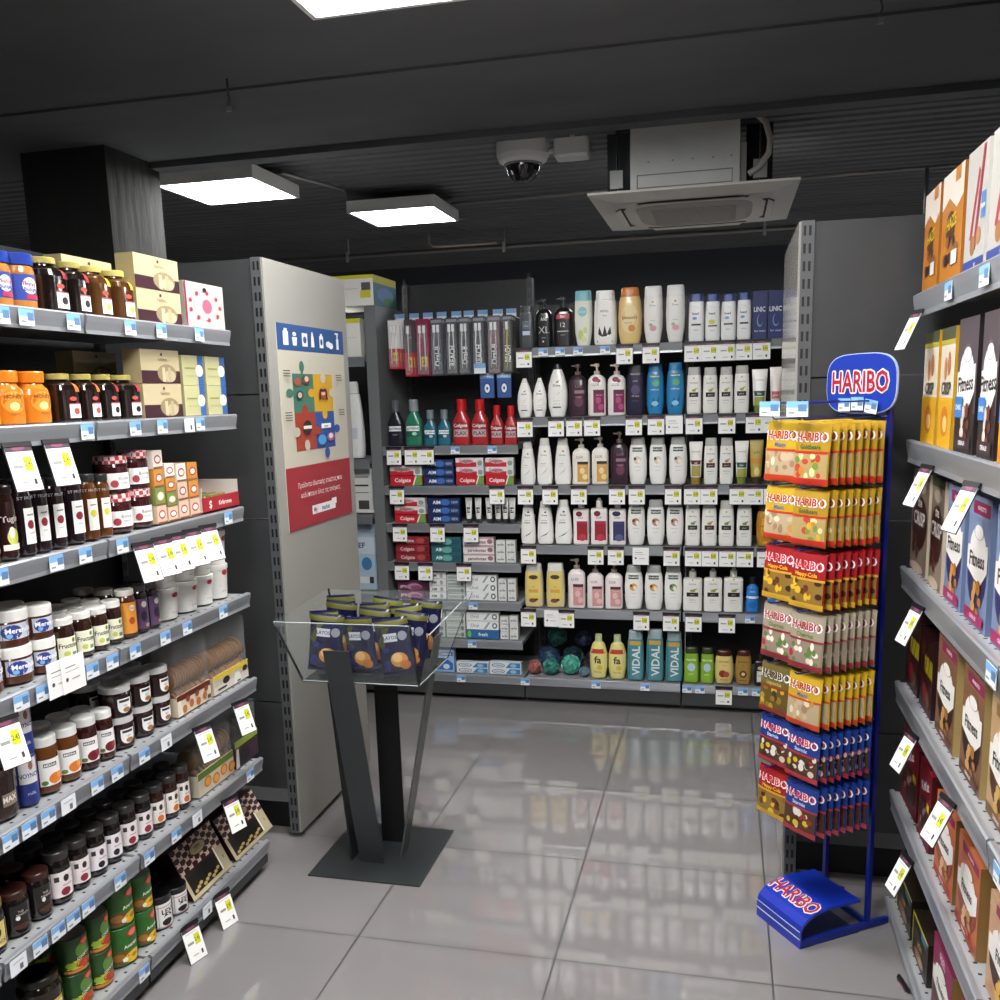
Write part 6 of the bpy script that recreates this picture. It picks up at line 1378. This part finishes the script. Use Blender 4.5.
for ti, (z, kl, kr) in enumerate(TIERS):
    for ci, kk in enumerate((kl, kr)):
        lx = (-.057, .066)[ci]
        HH = TH[ti]
        b = MB(); b.tube([(0, 0, 0), (0, -.25, 0), (0, -.258, .006)], .002, M_WIRE, 6)
        link('hook', b.mesh('stand_hook'), st, (lx, BD - .012, z + HH + .007))
        nb = 8
        key = ('bag', kk, ti)
        if key not in PROTO:
            top, n2, win, cols, band, tx, c2_, de = BAGS[kk]
            bag_mesh(key, 'candy_bag', HBW, HH, .0092, top, hb_art(top, n2, win, cols, len(kk) * 7 + ti, band, tx, c2_), top)
        for j in range(nb):
            v = Vector((lx + R_.uniform(-.0015, .0015), .028 + j * .0248 - (.014 if j == 0 else 0), z))
            v.rotate(Matrix.Rotation(SRZ, 3, 'Z'))
            yaw = SRZ + .04 + R_.uniform(-.012, .012) + (.10 if j == 0 else 0)
            o = spawn(key, (sx0 + v.x, sy0 + v.y, z + R_.uniform(-.002, .002)), yaw, rx=-.03 - (.05 if j == 0 else 0))
            where = 'on the %s tier, %s' % (TN[ti], ('frontmost', 'second back', 'third back', 'fourth back', 'fifth back', 'sixth back', 'seventh back', 'rearmost')[j])
            reg(o, BAGS[kk][7], where if kl == kr else where, lx, 'candy bag', 'candy bags on the blue stand')
    b = MB(); b.tube([(-BW/2 + .008, BD - .006, z + HH + .007), (BW/2 - .008, BD - .006, z + HH + .007)], .004, M_WIRE, 8); link('cross_bar', b.mesh('stand_cross_bar'), st)
for k, lx in enumerate((-.07, .045)):
    v = Vector((lx, -.018, TIERS[0][0] + TH[0] + .055)); v.rotate(Matrix.Rotation(SRZ, 3, 'Z'))
    o = spawn('labw', (sx0 + v.x, sy0 + v.y, v.z), SRZ + .2)
    reg(o, 'pale blue hook label', 'above the top tier of candy bags', lx, 'shelf label', 'hook labels on the candy stand')
b = MB(); b.tube([(-.07, BD - .01, TIERS[0][0] + TH[0] + .05), (-.07, -.012, TIERS[0][0] + TH[0] + .05)], .0025, M_WIRE, 6); link('label_wire', b.mesh('label_wire'), st)
b = MB(); b.tube([(.045, BD - .01, TIERS[0][0] + TH[0] + .05), (.045, -.012, TIERS[0][0] + TH[0] + .05)], .0025, M_WIRE, 6); link('label_wire', b.mesh('label_wire'), st)

# ================================================================== CLEAR BIN STAND
bs = root('display_bin', (-1.16, 2.885, 0), 0, 'dark grey metal stand carrying a flared clear bin beside the poster cabinet', 'display bin')
b = MB(); b.box(-.20, .20, -.205, .20, 0, .006, M_GUN); link('base_plate', b.mesh('bin_base_plate'), bs)
M_GUN_SHADED = noisy('shaded_gunmetal', '1c1f21', '24282a', 8, 0.4, metal=0.3)
def flatbar(p, q, w_, t_, axis, mt):
    b = MB()
    hx, hy = (w_ / 2, t_ / 2) if axis == 'x' else (t_ / 2, w_ / 2)
    v = []
    for c in (p, q): v += [(c[0] - hx, c[1] - hy, c[2]), (c[0] + hx, c[1] - hy, c[2]), (c[0] + hx, c[1] + hy, c[2]), (c[0] - hx, c[1] + hy, c[2])]
    b.add(v, [(3, 2, 1, 0), (4, 5, 6, 7), (0, 1, 5, 4), (1, 2, 6, 5), (2, 3, 7, 6), (3, 0, 4, 7)], mt)
    return b
lg = [flatbar((-.012, -.085, .006), (-.030, -.245, .812), .088, .006, 'x', M_GUN),  # one metal
      flatbar((-.088, -.045, .006), (-.150, -.02, .678), .085, .006, 'y', M_GUN_SHADED),
      flatbar((.01, .075, .006), (-.01, .12, .678), .088, .006, 'x', M_BLACK),
      flatbar((.075, .0, .006), (.222, .03, .80), .075, .006, 'y', mat('5a5d5e', .35, .4))]
for b in lg: link('leg', b.mesh('bin_leg'), bs)
b = MB(); b.box(-.19, .215, -.165, .150, .678, .684, mat('2a2c2d', .2)); link('bin_floor', b.mesh('bin_floor'), bs)
ZB, ZT = .684, .905
bot = [(-.19, -.165), (.215, -.165), (.215, .150), (-.19, .150)]
topp = [(-.235, -.255), (.225, -.255), (.285, .255), (-.265, .245)]
M_EDGE = mat('16181a', .15)
for i in range(4):
    j = (i + 1) % 4
    p0, p1, q0, q1 = Vector((*bot[i], ZB)), Vector((*bot[j], ZB)), Vector((*topp[i], ZT)), Vector((*topp[j], ZT))
    if i == 1: q0 = Vector((.262, -.19, .86)); 
    n = (p1 - p0).cross(q0 - p0).normalized() * .004
    b = MB()
    vs = [p0, p1, q1, q0, p0 + n, p1 + n, q1 + n, q0 + n]
    b.add(vs, [(0, 1, 2, 3), (7, 6, 5, 4)], M_ACRYL)
    b.add(vs, [(0, 4, 5, 1), (2, 6, 7, 3)], mat('9aa0a2', .1)); b.add(vs, [(1, 5, 6, 2), (3, 7, 4, 0)], M_EDGE)
    link('clear_panel', b.mesh('bin_panel'), bs)
for i in (0, 1, 3):
    b = MB()
    p, q = Vector((*bot[i], ZB)), Vector((*topp[i], ZT))
    b.tube([p, q], .004, M_EDGE, 8); link('corner_strip', b.mesh('bin_corner'), bs)
crinkle = [('r', -1, 1, .88, .97, '55551c'), ('p', [(-.9, .55), (-.5, .86), (-.1, .86), (-.6, .5)], '4a4a20'), ('e', .6, .7, .25, .08, '8a8e98'), ('e', -.6, .2, .2, .1, '2a2a6a'), ('r', -.5, .3, .62, .76, 'c8ccd4'), ('t', 'LAYOS', -.1, .69, .06, '1c1c5c', True, 0, .4), ('e', .2, .3, .5, .13, 'c88a3c'), ('e', .1, .34, .3, .08, 'e0b878'), ('e', .5, .2, .3, .08, 'b8702c'), ('e', -.5, .48, .2, .05, '2c2c6e'), ('r', -1, 1, .02, .06, '2c2c50')]
bag_mesh('chips', 'snack_bag', .114, .195, .019, '14143c', crinkle, '14143c')
bag_mesh('chips2', 'snack_bag', .114, .195, .019, '14143c', [('r', -1, 1, .88, .97, '6a6c24'), ('e', -.5, .2, .3, .06, '5c6470'), ('r', -.6, .5, .64, .78, 'b0b8c0'), ('e', 0, .4, .4, .16, '3a8a70'), ('e', .2, .3, .3, .1, '70b098'), ('e', -.3, .5, .2, .06, 'c8ccd4')], '1c2040')
SB = []
kinds = ['chips', 'chips', 'chips2', 'chips']
nm = ['front', 'second', 'third', 'back']
for ri, y in enumerate((-.128, -.055, .020, .095)):
    for ci, x in enumerate((-.130, .009, .139)):
        SB.append(('chips2' if (ri, ci) in ((2, 2), (3, 1), (1, 0)) else 'chips', (x + R_.uniform(-.004, .004), y + (.024 if ci == 1 else 0), ZB + .012 + .006 * ri + R_.uniform(0, .012)), R_.uniform(-.16, .16), R_.uniform(-.06, .06), (.10, -.08, -.14)[ci] * (1 if ri % 2 == 0 else -.9),
                   'navy snack bag in the %s row of the clear bin, %s' % (nm[ri], ('left', 'middle', 'right')[ci])))
for kk, (x, y, z), rz, rx, ry, lb in SB:
    o = spawn(kk, (-1.16 + x, 2.885 + y, z), rz, rx=rx, ry=ry); o['label'] = lb; o['category'] = 'snack bag'; o['group'] = 'snack bags in the clear bin'

# ================================================================== LABELS
def finish_labels():
    ORD = ['first', 'second', 'third', 'fourth', 'fifth', 'sixth', 'seventh', 'eighth', 'ninth', 'tenth', 'eleventh', 'twelfth']
    by = {}
    for r in REG: by.setdefault((r[1], r[2]), []).append(r)
    gc = {}
    for r in REG:
        if r[4]: gc[r[4]] = gc.get(r[4], 0) + 1
    for (desc, where), L in by.items():
        L.sort(key=lambda r: r[3])
        n = len(L)
        for i, r in enumerate(L):
            t = desc + ' ' + where
            sd = r[5]
            if n == 2: t += ', ' + ('left of two' if i == 0 else 'right of two')
            elif n == 3: t += ', ' + ('left of three', 'middle of three', 'right of three')[i]
            elif n > 3: t += ', ' + ('leftmost' if i == 0 else 'rightmost' if i == n - 1 else ORD[i] + ' from left')
            r[0]['label'] = t
            if r[4] and gc[r[4]] > 1: r[0]['group'] = r[4]
finish_labels()
